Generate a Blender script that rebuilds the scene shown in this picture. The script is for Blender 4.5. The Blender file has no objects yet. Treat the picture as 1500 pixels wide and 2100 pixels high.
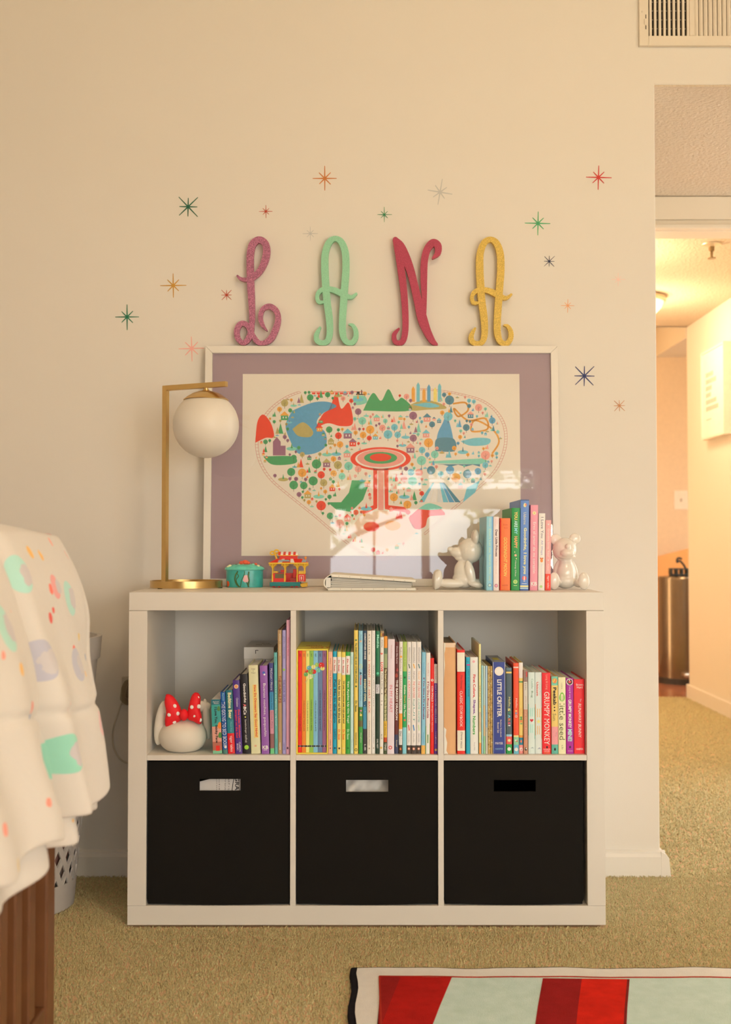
import bpy, bmesh, math, random
import numpy as np
from mathutils import Vector, Matrix

random.seed(7)
SC = bpy.context.scene
COL = SC.collection
F = 2300.0                       # focal length in pixels of the 1500 x 2100 frame
TILT = math.atan(62.0 / F)       # camera looks up a little
CAM = Vector((0.0, -3.027, 0.887))
YF = -0.405                      # front of the shelving unit

# ------------------------------------------------------------------ camera
cd = bpy.data.cameras.new('camera'); cam = bpy.data.objects.new('camera', cd); COL.objects.link(cam)
cam.location = CAM; cam.rotation_euler = (math.radians(90) + TILT, 0, 0)
cd.sensor_fit = 'HORIZONTAL'; cd.sensor_width = 24.0; cd.lens = 24.0 * F / 1500.0
cd.dof.use_dof = True; cd.dof.focus_distance = 2.66; cd.dof.aperture_fstop = 4.0
cd.clip_start = 0.02
SC.camera = cam

# ------------------------------------------------------------------ light, sky, exposure
SC.view_settings.view_transform = 'Standard'; SC.view_settings.look = 'None'
SC.view_settings.exposure = -0.57; SC.view_settings.gamma = 1.0
SC.view_settings.use_curve_mapping = False
SC.cycles.max_bounces = 8; SC.cycles.diffuse_bounces = 5
SC.cycles.sample_clamp_indirect = 6.0
W = bpy.data.worlds.new('sky'); SC.world = W; W.use_nodes = True
bg = W.node_tree.nodes['Background']
bg.inputs[0].default_value = (0.95, 0.98, 0.98, 1); bg.inputs[1].default_value = 9.0

def lamp(name, kind, loc, energy, color, size=0.1, rot=(0, 0, 0), size_y=None, portal=False):
    l = bpy.data.lights.new(name, kind); o = bpy.data.objects.new(name, l); COL.objects.link(o)
    o.location = loc; o.rotation_euler = rot; l.energy = energy; l.color = color
    if kind == 'AREA':
        l.size = size
        if size_y: l.shape = 'RECTANGLE'; l.size_y = size_y
        if portal: l.cycles.is_portal = True
    else:
        l.shadow_soft_size = size
    return o
YR = -4.7                        # rear wall, behind the camera
WIN = [(-0.285, 1.205, 0.25, 1.86), (1.45, 3.15, 0.06, 2.10)]     # openings in the rear wall: x0, x1, z0, z1
for (x0, x1, z0, z1) in WIN:
    lamp('window_portal', 'AREA', ((x0 + x1) / 2, YR - 0.10, (z0 + z1) / 2), 1, (1, 1, 1), x1 - x0, (math.radians(90), 0, 0), z1 - z0, True)

# ------------------------------------------------------------------ projection helpers: a pixel on a plane of known depth or height
_ct, _st = math.cos(TILT), math.sin(TILT)
def ray(px, py):
    u, v = (px - 750) / F, (1050 - py) / F
    return Vector((u, _ct - v * _st, _st + v * _ct))
def P(px, py, Y):
    d = ray(px, py); return CAM + d * ((Y - CAM.y) / d.y)
def PF(px, py, z=0.0):
    d = ray(px, py); return CAM + d * ((z - CAM.z) / d.z)

# ------------------------------------------------------------------ materials
TINT = (1.0, 0.84, 0.61)
def lin(c):
    c = c / 255.0
    return c / 12.92 if c <= 0.04045 else ((c + 0.055) / 1.055) ** 2.4
def alb(rgb, gain=0.78):
    """surface colour of a thing that is seen as rgb under the warm light of the room"""
    return tuple(min(0.92, max(0.004, lin(c) / (t * gain))) for c, t in zip(rgb, TINT))
_mats = {}
def M(rgb, rough=0.55, gain=0.78, noise=(40, 0.06), bump=None, metal=0.0, raw=False, spec=0.4, coat=0.0, sheen=0.0, emit=None):
    key = (tuple(rgb), rough, gain, noise, bump, metal, raw, spec, coat, sheen, emit)
    if key in _mats: return _mats[key]
    m = bpy.data.materials.new('surface'); m.use_nodes = True; nt = m.node_tree
    b = nt.nodes['Principled BSDF']
    base = tuple(rgb) if raw else alb(rgb, gain)
    b.inputs['Roughness'].default_value = rough; b.inputs['Metallic'].default_value = metal
    b.inputs['Specular IOR Level'].default_value = spec
    b.inputs['Coat Weight'].default_value = coat; b.inputs['Sheen Weight'].default_value = sheen
    if noise:
        tc = nt.nodes.new('ShaderNodeTexCoord'); n = nt.nodes.new('ShaderNodeTexNoise'); n.inputs['Scale'].default_value = noise[0]
        n.inputs['Detail'].default_value = 3
        mx = nt.nodes.new('ShaderNodeMix'); mx.data_type = 'RGBA'
        nt.links.new(tc.outputs['Object'], n.inputs['Vector']); nt.links.new(n.outputs['Fac'], mx.inputs['Factor'])
        k = noise[1]
        mx.inputs['A'].default_value = (*[c * (1 - k) for c in base], 1); mx.inputs['B'].default_value = (*[min(0.95, c * (1 + k)) for c in base], 1)
        nt.links.new(mx.outputs['Result'], b.inputs['Base Color'])
    else:
        b.inputs['Base Color'].default_value = (*base, 1)
    if bump:
        tc2 = nt.nodes.new('ShaderNodeTexCoord'); n2 = nt.nodes.new('ShaderNodeTexNoise'); n2.inputs['Scale'].default_value = bump[0]; n2.inputs['Detail'].default_value = 4
        bp = nt.nodes.new('ShaderNodeBump'); bp.inputs['Strength'].default_value = bump[1]; bp.inputs['Distance'].default_value = bump[2] if len(bump) > 2 else 0.002
        nt.links.new(tc2.outputs['Object'], n2.inputs['Vector']); nt.links.new(n2.outputs['Fac'], bp.inputs['Height']); nt.links.new(bp.outputs['Normal'], b.inputs['Normal'])
    if emit:
        b.inputs['Emission Color'].default_value = (*emit[:3], 1); b.inputs['Emission Strength'].default_value = emit[3]
    _mats[key] = m
    return m
def thin_glass(name, ior=1.75, tint=(1, 1, 1)):
    m = bpy.data.materials.new(name); m.use_nodes = True; nt = m.node_tree; nt.nodes.clear()
    o = nt.nodes.new('ShaderNodeOutputMaterial'); t = nt.nodes.new('ShaderNodeBsdfTransparent'); g = nt.nodes.new('ShaderNodeBsdfGlossy')
    t.inputs[0].default_value = (*tint, 1); g.inputs['Roughness'].default_value = 0.0
    fr = nt.nodes.new('ShaderNodeFresnel'); fr.inputs['IOR'].default_value = ior
    mx = nt.nodes.new('ShaderNodeMixShader')
    ge = nt.nodes.new('ShaderNodeNewGeometry'); su = nt.nodes.new('ShaderNodeMath'); su.operation = 'SUBTRACT'; su.use_clamp = True   # only the outer face of the pane mirrors
    nt.links.new(fr.outputs[0], su.inputs[0]); nt.links.new(ge.outputs['Backfacing'], su.inputs[1]); nt.links.new(su.outputs[0], mx.inputs[0]); nt.links.new(t.outputs[0], mx.inputs[1]); nt.links.new(g.outputs[0], mx.inputs[2]); nt.links.new(mx.outputs[0], o.inputs[0])
    return m

# ------------------------------------------------------------------ mesh builder
class MB:
    def __init__(s): s.v = []; s.f = []; s.m = []
    def add(s, verts, faces, m=0):
        o = len(s.v); s.v += [tuple(v) for v in verts]
        s.f += [tuple(i + o for i in f) for f in faces]; s.m += [m] * len(faces); return s
    def box(s, x0, x1, y0, y1, z0, z1, m=0):
        return s.add([(x0, y0, z0), (x1, y0, z0), (x1, y1, z0), (x0, y1, z0), (x0, y0, z1), (x1, y0, z1), (x1, y1, z1), (x0, y1, z1)],
                     [(0, 3, 2, 1), (4, 5, 6, 7), (0, 1, 5, 4), (1, 2, 6, 5), (2, 3, 7, 6), (3, 0, 4, 7)], m)
    def obox(s, c, ax, ay, az, hx, hy, hz, m=0):
        c = Vector(c); p = [c + ax * (hx * i) + ay * (hy * j) + az * (hz * k) for k in (-1, 1) for (i, j) in ((-1, -1), (1, -1), (1, 1), (-1, 1))]
        return s.add(p, [(0, 3, 2, 1), (4, 5, 6, 7), (0, 1, 5, 4), (1, 2, 6, 5), (2, 3, 7, 6), (3, 0, 4, 7)], m)
    def prism(s, poly, fa, fb, m=0):
        """poly: 2-D points; fa and fb map a 2-D point to the two faces"""
        n = len(poly); v = [fa(p) for p in poly] + [fb(p) for p in poly]
        return s.add(v, [tuple(range(n)), tuple(range(2 * n - 1, n - 1, -1))] + [(i, i + n, (i + 1) % n + n, (i + 1) % n) for i in range(n)], m)
    def pxz(s, poly, y0, y1, m=0): return s.prism(poly, lambda p: (p[0], y0, p[1]), lambda p: (p[0], y1, p[1]), m)
    def pyz(s, poly, x0, x1, m=0): return s.prism(poly, lambda p: (x0, p[0], p[1]), lambda p: (x1, p[0], p[1]), m)
    def pxy(s, poly, z0, z1, m=0): return s.prism(poly, lambda p: (p[0], p[1], z0), lambda p: (p[0], p[1], z1), m)
    def lathe(s, prof, c=(0, 0, 0), n=32, m=0, sx=1.0, sy=1.0, caps=True):
        v = []; k = len(prof)
        for i in range(n):
            a = 2 * math.pi * i / n
            v += [(c[0] + r * math.cos(a) * sx, c[1] + r * math.sin(a) * sy, c[2] + z) for r, z in prof]
        f = [(i * k + j, ((i + 1) % n) * k + j, ((i + 1) % n) * k + j + 1, i * k + j + 1) for i in range(n) for j in range(k - 1)]
        if caps:
            f += [tuple(i * k for i in range(n))[::-1], tuple(i * k + k - 1 for i in range(n))]
        return s.add(v, f, m)
    def tube(s, pts, r, n=8, m=0):
        pts = [Vector(p) for p in pts]; rr = r if isinstance(r, (list, tuple)) else [r] * len(pts); v = []; up = Vector((0.13, 0.27, 0.95))
        for i, p in enumerate(pts):
            t = (pts[min(i + 1, len(pts) - 1)] - pts[max(i - 1, 0)]).normalized()
            a = t.cross(up)
            if a.length < 1e-4: a = t.cross(Vector((1, 0, 0)))
            a.normalize(); b = t.cross(a)
            v += [p + (a * math.cos(2 * math.pi * k / n) + b * math.sin(2 * math.pi * k / n)) * rr[i] for k in range(n)]
        f = [(i * n + k, i * n + (k + 1) % n, (i + 1) * n + (k + 1) % n, (i + 1) * n + k) for i in range(len(pts) - 1) for k in range(n)]
        f += [tuple(range(n))[::-1], tuple((len(pts) - 1) * n + k for k in range(n))]
        return s.add(v, f, m)
    def ball(s, c, r, m=0, seg=20, rings=12, rot=None):
        rx, ry, rz = r if isinstance(r, (list, tuple)) else (r, r, r); R = rot or Matrix.Identity(3); c = Vector(c)
        v = [c + R @ Vector((0, 0, rz))]
        for i in range(1, rings):
            t = math.pi * i / rings
            v += [c + R @ Vector((rx * math.sin(t) * math.cos(2 * math.pi * k / seg), ry * math.sin(t) * math.sin(2 * math.pi * k / seg), rz * math.cos(t))) for k in range(seg)]
        v.append(c + R @ Vector((0, 0, -rz))); L = len(v) - 1
        f = [(0, 1 + k, 1 + (k + 1) % seg) for k in range(seg)]
        f += [(1 + i * seg + k, 1 + (i + 1) * seg + k, 1 + (i + 1) * seg + (k + 1) % seg, 1 + i * seg + (k + 1) % seg) for i in range(rings - 2) for k in range(seg)]
        f += [(L, 1 + (rings - 2) * seg + (k + 1) % seg, 1 + (rings - 2) * seg + k) for k in range(seg)]
        return s.add(v, f, m)
    def build(s, name, mats, parent=None, smooth=False, bevel=0.0, seg=2, angle=40):
        me = bpy.data.meshes.new(name); me.from_pydata(s.v, [], s.f)
        if not isinstance(mats, (list, tuple)): mats = [mats]
        for m in mats: me.materials.append(m)
        if len(mats) > 1: me.polygons.foreach_set('material_index', s.m)
        bm = bmesh.new(); bm.from_mesh(me); bmesh.ops.recalc_face_normals(bm, faces=bm.faces); bm.to_mesh(me); bm.free()
        o = bpy.data.objects.new(name, me); COL.objects.link(o)
        if parent: adopt(o, parent)
        if smooth:
            me.polygons.foreach_set('use_smooth', [True] * len(me.polygons)); me.set_sharp_from_angle(angle=math.radians(angle))
        if bevel:
            md = o.modifiers.new('bevel', 'BEVEL'); md.width = bevel; md.segments = seg; md.limit_method = 'ANGLE'; md.angle_limit = math.radians(40); md.harden_normals = False
        me.update()
        return o
def adopt(o, parent):
    o.parent = parent
    o.matrix_parent_inverse = (Matrix.LocRotScale(parent.location, parent.rotation_euler, parent.scale)).inverted() if not parent.get('_local') else Matrix.Identity(4)
def thing(name, label, cat, loc=(0, 0, 0), rot=(0, 0, 0), group=None, local=False):
    o = bpy.data.objects.new(name, None); COL.objects.link(o); o.location = loc; o.rotation_euler = rot
    o.empty_display_size = 0.02
    o['label'] = label; o['category'] = cat
    if group: o['group'] = group
    if local: o['_local'] = 1
    return o
def tag(o, label, cat, group=None):
    o['label'] = label; o['category'] = cat
    if group: o['group'] = group
    return o
def struct(o, label=None):
    o['kind'] = 'structure'
    if label: o['label'] = label
    return o
def catmull(pts, n=10):
    out = []; L = len(pts)
    for i in range(L - 1):
        p0, p1, p2, p3 = pts[max(i - 1, 0)], pts[i], pts[i + 1], pts[min(i + 2, L - 1)]
        for k in range(n):
            t = k / n
            out.append(tuple(0.5 * (2 * b + (c - a) * t + (2 * a - 5 * b + 4 * c - d) * t * t + (3 * b - a - 3 * c + d) * t ** 3) for a, b, c, d in zip(p0, p1, p2, p3)))
    out.append(tuple(pts[-1])); return out
def circ(cx, cy, r, n=20, ry=None): return [(cx + r * math.cos(2 * math.pi * k / n), cy + (ry or r) * math.sin(2 * math.pi * k / n)) for k in range(n)]

WHITE = (232, 219, 196)
# ------------------------------------------------------------------ room shell
paint = M((0.80, 0.775, 0.73), 0.75, raw=True, noise=(3, 0.015), bump=(220, 0.12, 0.001))
warm_paint = M((0.82, 0.77, 0.68), 0.7, raw=True, noise=(3, 0.015), bump=(220, 0.1, 0.001))
ceil_m = M((0.70, 0.60, 0.47), 0.9, raw=True, noise=(60, 0.05), bump=(95, 0.7, 0.010))
trim_m = M((0.83, 0.80, 0.75), 0.4, raw=True, noise=(5, 0.01))
WX = 0.789                       # free end of the main wall
b = MB(); b.pxz([(-2.4, -0.006), (WX, -0.006), (WX, 2.135), (2.3, 2.135), (2.3, -0.006), (3.3, -0.006), (3.3, 3.0), (-2.4, 3.0)], 0, 0.115)
struct(b.build('wall_back', paint, bevel=0.003))
struct(MB().box(-2.5, -2.4, YR, 0.115, -0.006, 3.0).build('wall_left', paint))
struct(MB().box(3.3, 3.4, YR, 0.115, -0.006, 3.0).build('wall_right', paint))
b = MB(); xs = -2.5
for (x0, x1, z0, z1) in WIN:
    b.box(xs, x0, YR - 0.12, YR, -0.006, 3.0); b.box(x0, x1, YR - 0.12, YR, -0.006, z0); b.box(x0, x1, YR - 0.12, YR, z1, 3.0); xs = x1
b.box(xs, 3.4, YR - 0.12, YR, -0.006, 3.0)
struct(b.build('wall_front', paint))
struct(MB().box(-2.5, 3.4, YR - 0.1, 0.115, 3.0, 3.1).build('ceiling', ceil_m))
struct(MB().box(WX - 0.002, 2.302, 0.0025, 1.0, 2.13, 2.1352).box(0.3, 3.3, 0.118, 1.0, 2.1353, 2.23).build('ceiling', ceil_m))
# alcove wall with a doorway, and its head casing
b = MB(); b.box(0.3, 3.3, 0.99, 1.09, 2.02, 2.13); b.box(0.3, 0.88, 0.99, 1.09, -0.006, 2.02); b.box(2.2, 3.3, 0.99, 1.09, -0.006, 2.02)
struct(b.build('wall_alcove', warm_paint))
struct(MB().box(0.2, 0.3, 0.115, 5.2, -0.006, 2.5).build('wall_left', paint))
b = MB(); b.box(0.83, 2.3, 0.965, 0.99, 2.045, 2.128); b.box(0.83, 2.3, 0.972, 0.99, 2.02, 2.045); b.box(0.83, 2.3, 0.958, 0.99, 2.010, 2.026); b.box(0.88, 2.2, 0.99, 1.09, 2.008, 2.02)
struct(b.build('trim_1', M((0.82, 0.74, 0.61), 0.45, raw=True, noise=(5, 0.01)), bevel=0.003))
# hallway
struct(MB().box(0.3, 2.0, 1.09, 3.42, 2.13, 2.23).build('ceiling', ceil_m))
struct(MB().box(1.855, 2.0, 1.09, 3.42, -0.006, 2.13).build('wall_hallway', warm_paint, bevel=0.004))
b = MB(); b.box(1.84, 1.856, 1.09, 3.435, -0.006, 0.075); b.box(1.84, 2.0, 3.42, 3.435, -0.006, 0.075)
struct(b.build('baseboard_right', trim_m, bevel=0.005))
# kitchen at the end of the hall
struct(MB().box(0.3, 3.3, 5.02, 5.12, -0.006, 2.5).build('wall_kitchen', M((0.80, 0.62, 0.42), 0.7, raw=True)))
struct(MB().box(0.3, 3.3, 3.42, 5.12, 2.44, 2.54).build('ceiling', ceil_m))
struct(MB().box(2.09, 3.3, 4.25, 5.02, 2.22, 2.44).build('trim_2', warm_paint))
struct(MB().box(3.3, 3.4, 1.09, 5.12, -0.006, 2.5).build('wall_right', warm_paint))
struct(MB().box(0.3, 3.3, 3.40, 3.44, 2.13, 2.44).build('trim_3', warm_paint))
# baseboards of the main wall
bb = lambda: M((0.83, 0.81, 0.77), 0.45, raw=True, noise=(6, 0.02))
b = MB(); b.pyz([(0, -0.006), (-0.014, -0.006), (-0.014, 0.048), (-0.009, 0.056), (-0.009, 0.060), (0, 0.064)], -2.4, WX + 0.012)
struct(b.build('baseboard_left', bb(), bevel=0.0008))
b = MB(); b.prism([(0, -0.006), (0.026, -0.006), (0.021, 0.045), (0.013, 0.056), (0.0, 0.062)], lambda p: (WX + p[0], -0.0145, p[1]), lambda p: (WX + p[0], 0.125, p[1]))
struct(b.build('baseboard_end', bb(), bevel=0.001))

# floors
carpet = M((190, 138, 98), 0.95, gain=0.52, noise=(420, 0.30), bump=(500, 0.6, 0.004), spec=0.1)
fl = struct(MB().box(-2.5, 3.4, YR - 0.1, 3.46, -0.2, -0.006).build('floor', carpet))
wood_m = M((150, 84, 48), 0.22, gain=0.9, noise=(30, 0.18))
struct(MB().box(0.2, 3.4, 3.46, 5.12, -0.2, -0.008).build('floor', wood_m))

def pile(n, xr, yr, keep, size, hgt, seed):
    rs = np.random.RandomState(seed)
    x = rs.uniform(*xr, n); y = rs.uniform(*yr, n); k = keep(x, y); x, y = x[k], y[k]; n = len(x)
    a = rs.uniform(0, 2 * np.pi, n); r = size * rs.uniform(0.7, 1.3, n); h = hgt * rs.uniform(0.55, 1.15, n)
    v = np.zeros((n, 4, 3))
    for i in range(3):
        v[:, i, 0] = x + r * np.cos(a + i * 2.094); v[:, i, 1] = y + r * np.sin(a + i * 2.094); v[:, i, 2] = -0.0065
    v[:, 3, 0] = x + rs.normal(0, hgt * 0.45, n); v[:, 3, 1] = y + rs.normal(0, hgt * 0.45, n); v[:, 3, 2] = -0.006 + h
    base = np.arange(n)[:, None] * 4
    f = np.stack([base + np.array([[0, 1, 3]]), base + np.array([[1, 2, 3]]), base + np.array([[2, 0, 3]])], 1).reshape(-1, 3)
    return v.reshape(-1, 3), f
RX, RY = -0.031, -0.675          # far corner of the rug
def cab_free(x, y): return ~((x > -0.556) & (x < 0.560) & (y > YF - 0.001)) & ~((x > RX) & (y < RY)) & (y < -0.012)
v1, f1 = pile(110000, (-1.25, 1.05), (-1.08, -0.01), lambda x, y: cab_free(x, y) & (np.abs(x) < 0.36 * (y + 3.03) + 0.02), 0.0024, 0.0075, 1)
v2, f2 = pile(60000, (0.78, 1.84), (-0.02, 3.45), lambda x, y: (x > WX + 0.03) & (x < 0.35 * (y + 3.03)), 0.0044, 0.009, 2)
V = np.concatenate([v1, v2]); Fc = np.concatenate([f1, f2 + len(v1)])
me = bpy.data.meshes.new('carpet_pile'); me.vertices.add(len(V)); me.vertices.foreach_set('co', V.ravel())
me.loops.add(Fc.size); me.loops.foreach_set('vertex_index', Fc.ravel().astype(np.int32)); me.polygons.add(len(Fc)); me.polygons.foreach_set('loop_start', np.arange(0, Fc.size, 3, dtype=np.int32)); me.update(calc_edges=True)
me.materials.append(M((206, 142, 94), 0.95, gain=0.50, noise=(230, 0.55), spec=0.1))
cp = bpy.data.objects.new('carpet_pile', me); COL.objects.link(cp); cp.parent = fl; cp['kind'] = 'stuff'

# windows behind the camera
glass_pane = thin_glass('window_glass', 1.45)
def window(name, x0, x1, z0, z1, bars):
    o = MB(); f = 0.045
    o.box(x0, x0 + f, YR - 0.09, YR - 0.03, z0, z1).box(x1 - f, x1, YR - 0.09, YR - 0.03, z0, z1).box(x0 + f, x1 - f, YR - 0.09, YR - 0.03, z0, z0 + f).box(x0 + f, x1 - f, YR - 0.09, YR - 0.03, z1 - f, z1)
    for (bx, bw) in bars: o.box(bx - bw / 2, bx + bw / 2, YR - 0.085, YR - 0.035, z0 + f, z1 - f)
    o.box(x0 - 0.05, x1 + 0.05, YR - 0.02, YR + 0.06, z0 - 0.03, z0)
    w = struct(o.build(name, trim_m, bevel=0.003))
    MB().box(x0 + f, x1 - f, YR - 0.063, YR - 0.060, z0 + f, z1 - f).build('pane', glass_pane, w)
    return w
w1 = window('window_1', *WIN[0], [(0.412, 0.055), (0.06, 0.018), (0.80, 0.018)])
for z in [1.535 + 0.0075 * k for k in range(19)] + [1.715, 1.745, 1.775, 1.80]:
    MB().box(WIN[0][0] + 0.05, WIN[0][1] - 0.05, YR - 0.028, YR + 0.012, z, z + 0.004).build('blind_slat', trim_m, w1)
window('window_2', *WIN[1], [(2.3, 0.07)])
struct(MB().box(-14, 14, -24, YR - 0.13, -0.4, -0.2).build('ground', M((0.60, 0.58, 0.44), 0.9, raw=True, noise=(2, 0.3))))

# ------------------------------------------------------------------ air register above the opening
vent_m = M((0.80, 0.74, 0.64), 0.45, raw=True, noise=(10, 0.02))
yv = -0.012
t = thing('air_register', 'cream metal air register with vertical louvers high above the opening', 'vent', P(1420, 92, yv))
x0 = P(1312, 60, yv).x; z0 = P(1400, 93, yv).z; x1 = x0 + 0.62; z1 = z0 + 0.30
def vx(px, y=yv): return P(px, 60, y).x
hz0 = P(1400, 73, yv).z; hz1 = z1 - 0.03
b = MB(); b.box(x0, vx(1331), yv, 0.0, z0, z1).box(vx(1331), x1, yv, 0, z0, hz0).box(vx(1331), x1, yv, 0, hz1, z1).box(vx(1415), vx(1425.5), yv, 0, hz0, hz1).box(x1 - 0.03, x1, yv, 0, hz0, hz1)
b.build('frame', vent_m, t, bevel=0.0015)
dk = M((0.02, 0.018, 0.015), 0.8, raw=True)
MB().box(vx(1331), vx(1415), -0.0016, -0.0004, hz0, hz1).build('duct_opening', dk, t)
for k in range(9):
    c = vx(1335.5 + k * 9.6)
    MB().box(c - 0.0031, c + 0.0031, yv + 0.001, -0.002, hz0, hz1).build('louver', vent_m, t)
for k in range(4):
    z = hz0 + 0.022 + k * 0.0245
    MB().box(vx(1331), vx(1415), -0.004, -0.0017, z, z + 0.0018).build('damper_blade', M((0.30, 0.27, 0.22), 0.5, raw=True), t)
for k in range(28):
    c = vx(1430 + k * 9.6)
    if c > x1 - 0.037: break
    MB().pxy([(c - 0.0055, -0.002), (c - 0.005, -0.008), (c - 0.001, -0.0108), (c + 0.0045, -0.0095), (c + 0.0062, -0.004), (c + 0.0045, -0.002)], hz0, hz1).build('slat', vent_m, t, smooth=True)
b = MB(); b.box(vx(1324.6), vx(1326.2), yv - 0.0004, yv + 0.001, P(1325, 38, yv).z, P(1325, 30, yv).z).box(vx(1324.6), vx(1326.2), yv - 0.0004, yv + 0.001, P(1325, 60, yv).z, P(1325, 52, yv).z)
b.build('lever_slot', dk, t)
MB().box(vx(1321.8), vx(1326.2), yv - 0.003, yv, P(1325, 51, yv).z, P(1325, 39, yv).z).build('lever', vent_m, t, bevel=0.001)
bc = P(1317.5, 24, yv); MB().ball((bc.x, yv, bc.z), (0.0028, 0.0012, 0.0028), 0, 10, 6).build('screw', vent_m, t, smooth=True)

# ------------------------------------------------------------------ hallway things
yl = 2.63; lx = 1.37
t = thing('ceiling_lamp', 'round flush ceiling lamp glowing in the hallway beyond the wall end', 'lamp', (lx, yl, 2.13))
MB().lathe([(0.10, 0.0), (0.15, -0.008), (0.152, -0.022), (0.14, -0.03)], (lx, yl, 2.129), 36).build('rim', M((0.75, 0.6, 0.4), 0.3, raw=True, metal=0.6), t, smooth=True)
MB().lathe([(0.140, -0.028), (0.130, -0.055), (0.105, -0.08), (0.06, -0.10), (0.002, -0.106)], (lx, yl, 2.129), 36).build('shade', M((0.9, 0.75, 0.55), 0.4, raw=True, emit=(1.0, 0.66, 0.34, 3.0)), t, smooth=True)
HALL = lamp('hall_light', 'POINT', (lx, yl, 1.93), 26.0, (1.0, 0.70, 0.42), 0.12)
t = thing('ceiling_lamp', 'added second flush hallway lamp, unseen behind the wall end, brightening the carpet', 'lamp', (1.02, 1.75, 2.13))  # extra lamp added out of view to brighten hall carpet and lower wall
MB().lathe([(0.10, 0.0), (0.15, -0.008), (0.152, -0.022), (0.14, -0.03)], (1.02, 1.75, 2.129), 36).build('rim', M((0.75, 0.6, 0.4), 0.3, raw=True, metal=0.6), t, smooth=True)
MB().lathe([(0.140, -0.028), (0.130, -0.055), (0.105, -0.08), (0.06, -0.10), (0.002, -0.106)], (1.02, 1.75, 2.129), 36).build('shade', M((0.9, 0.75, 0.55), 0.4, raw=True, emit=(1.0, 0.66, 0.34, 3.0)), t, smooth=True)
lamp('hall_light', 'POINT', (1.02, 1.75, 1.93), 25.0, (1.0, 0.69, 0.40), 0.12)
t = thing('added_light_column', 'added glowing column, unseen in the kitchen, for the highlight on the trash can', 'lamp', (0.72, 3.73, -0.008))  # added out of view; its tall glow mirrors as the streak on the steel
MB().lathe([(0.09, 0), (0.09, 0.03)], (0.72, 3.73, -0.008), 24).build('base', M((0.1, 0.08, 0.06), 0.5, raw=True), t, smooth=True)
MB().lathe([(0.075, 0.022), (0.075, 1.75)], (0.72, 3.73, 0), 24).build('added_glow', M((0.9, 0.75, 0.5), 0.6, raw=True, noise=None, emit=(1.0, 0.68, 0.36, 9.0)), t, smooth=True)
lamp('kitchen_light', 'POINT', (1.2, 4.4, 2.2), 13.0, (1.0, 0.60, 0.26), 0.15)
# sprinkler
s = P(1460, 497, 0); d = ray(1460, 500); k = (2.13 - CAM.z) / d.z; sp = CAM + d * k
t = thing('fire_sprinkler', 'small brass fire sprinkler head under the hallway ceiling', 'sprinkler', (sp.x, sp.y, 2.13))
MB().lathe([(0.0, 0), (0.042, -0.001), (0.040, -0.006), (0.018, -0.012), (0.0, -0.012)], (sp.x, sp.y, 2.1295), 24, caps=False).build('escutcheon', M((0.75, 0.66, 0.5), 0.35, raw=True, metal=0.5), t, smooth=True)
brs = M((0.33, 0.25, 0.14), 0.35, raw=True, metal=0.9)
MB().lathe([(0.0, -0.010), (0.012, -0.012), (0.011, -0.03), (0.006, -0.035), (0.005, -0.058), (0.0, -0.058)], (sp.x, sp.y, 2.1295), 12, caps=False).build('body', brs, t, smooth=True)
MB().lathe([(0.0, -0.058), (0.017, -0.059), (0.017, -0.062), (0.0, -0.062)], (sp.x, sp.y, 2.1295), 12, caps=False).build('deflector', brs, t, smooth=True)
# framed print on the hallway wall
fx = 1.81; Y1 = CAM.y + F * fx / (1440 - 750); Y0 = CAM.y + F * fx / (1487 - 750); zt, zb = 1.905, 1.435
t = thing('framed_print', 'white box-framed print with rows of small grey lettering on the hallway wall', 'picture', (1.855, (Y0 + Y1) / 2, zb))
fm = M((0.86, 0.82, 0.74), 0.5, raw=True)
for (a, bq, c, d2) in ((Y0, Y0 + 0.012, zb, zt), (Y1 - 0.012, Y1, zb, zt), (Y0 + 0.012, Y1 - 0.012, zb, zb + 0.012), (Y0 + 0.012, Y1 - 0.012, zt - 0.012, zt)):
    MB().box(fx, 1.8548, a, bq, c, d2).build('frame_bar', fm, t)
MB().box(fx + 0.006, fx + 0.012, Y0 + 0.012, Y1 - 0.012, zb + 0.012, zt - 0.012).build('sheet', M((0.86, 0.84, 0.80), 0.6, raw=True), t)
b = MB(); rr = random.Random(4)
for (r, w) in enumerate((0.115, 0.175, 0.10, 0.085, 0.165, 0.205)):
    zz = zt - 0.12 - r * 0.036; yy = Y1 - 0.075; e = yy - w
    while yy > e:
        l = rr.uniform(0.010, 0.02); b.box(fx + 0.0052, fx + 0.0061, yy - l, yy, zz - 0.024, zz); yy -= l + 0.005
b.box(fx + 0.0052, fx + 0.0061, Y1 - 0.165, Y1 - 0.08, zt - 0.372, zt - 0.367)
b.build('lettering', M((0.52, 0.47, 0.40), 0.7, raw=True), t)
# light switch
yk = 5.02; a = P(1383, 1045, yk); c = P(1411, 1006, yk)
t = thing('light_switch', 'cream switch plate on the kitchen wall above the trash can', 'switch', (a.x, yk, a.z))
MB().box(a.x, c.x, yk - 0.007, yk - 0.0002, a.z, c.z).build('plate', M((0.85, 0.76, 0.62), 0.4, raw=True), t, bevel=0.003)
mx_, mz_ = (a.x + c.x) / 2, (a.z + c.z) / 2
MB().box(mx_ - 0.006, mx_ + 0.006, yk - 0.016, yk - 0.006, mz_ - 0.012, mz_ + 0.012).build('toggle', M((0.5, 0.42, 0.32), 0.4, raw=True), t, bevel=0.002)
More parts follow.
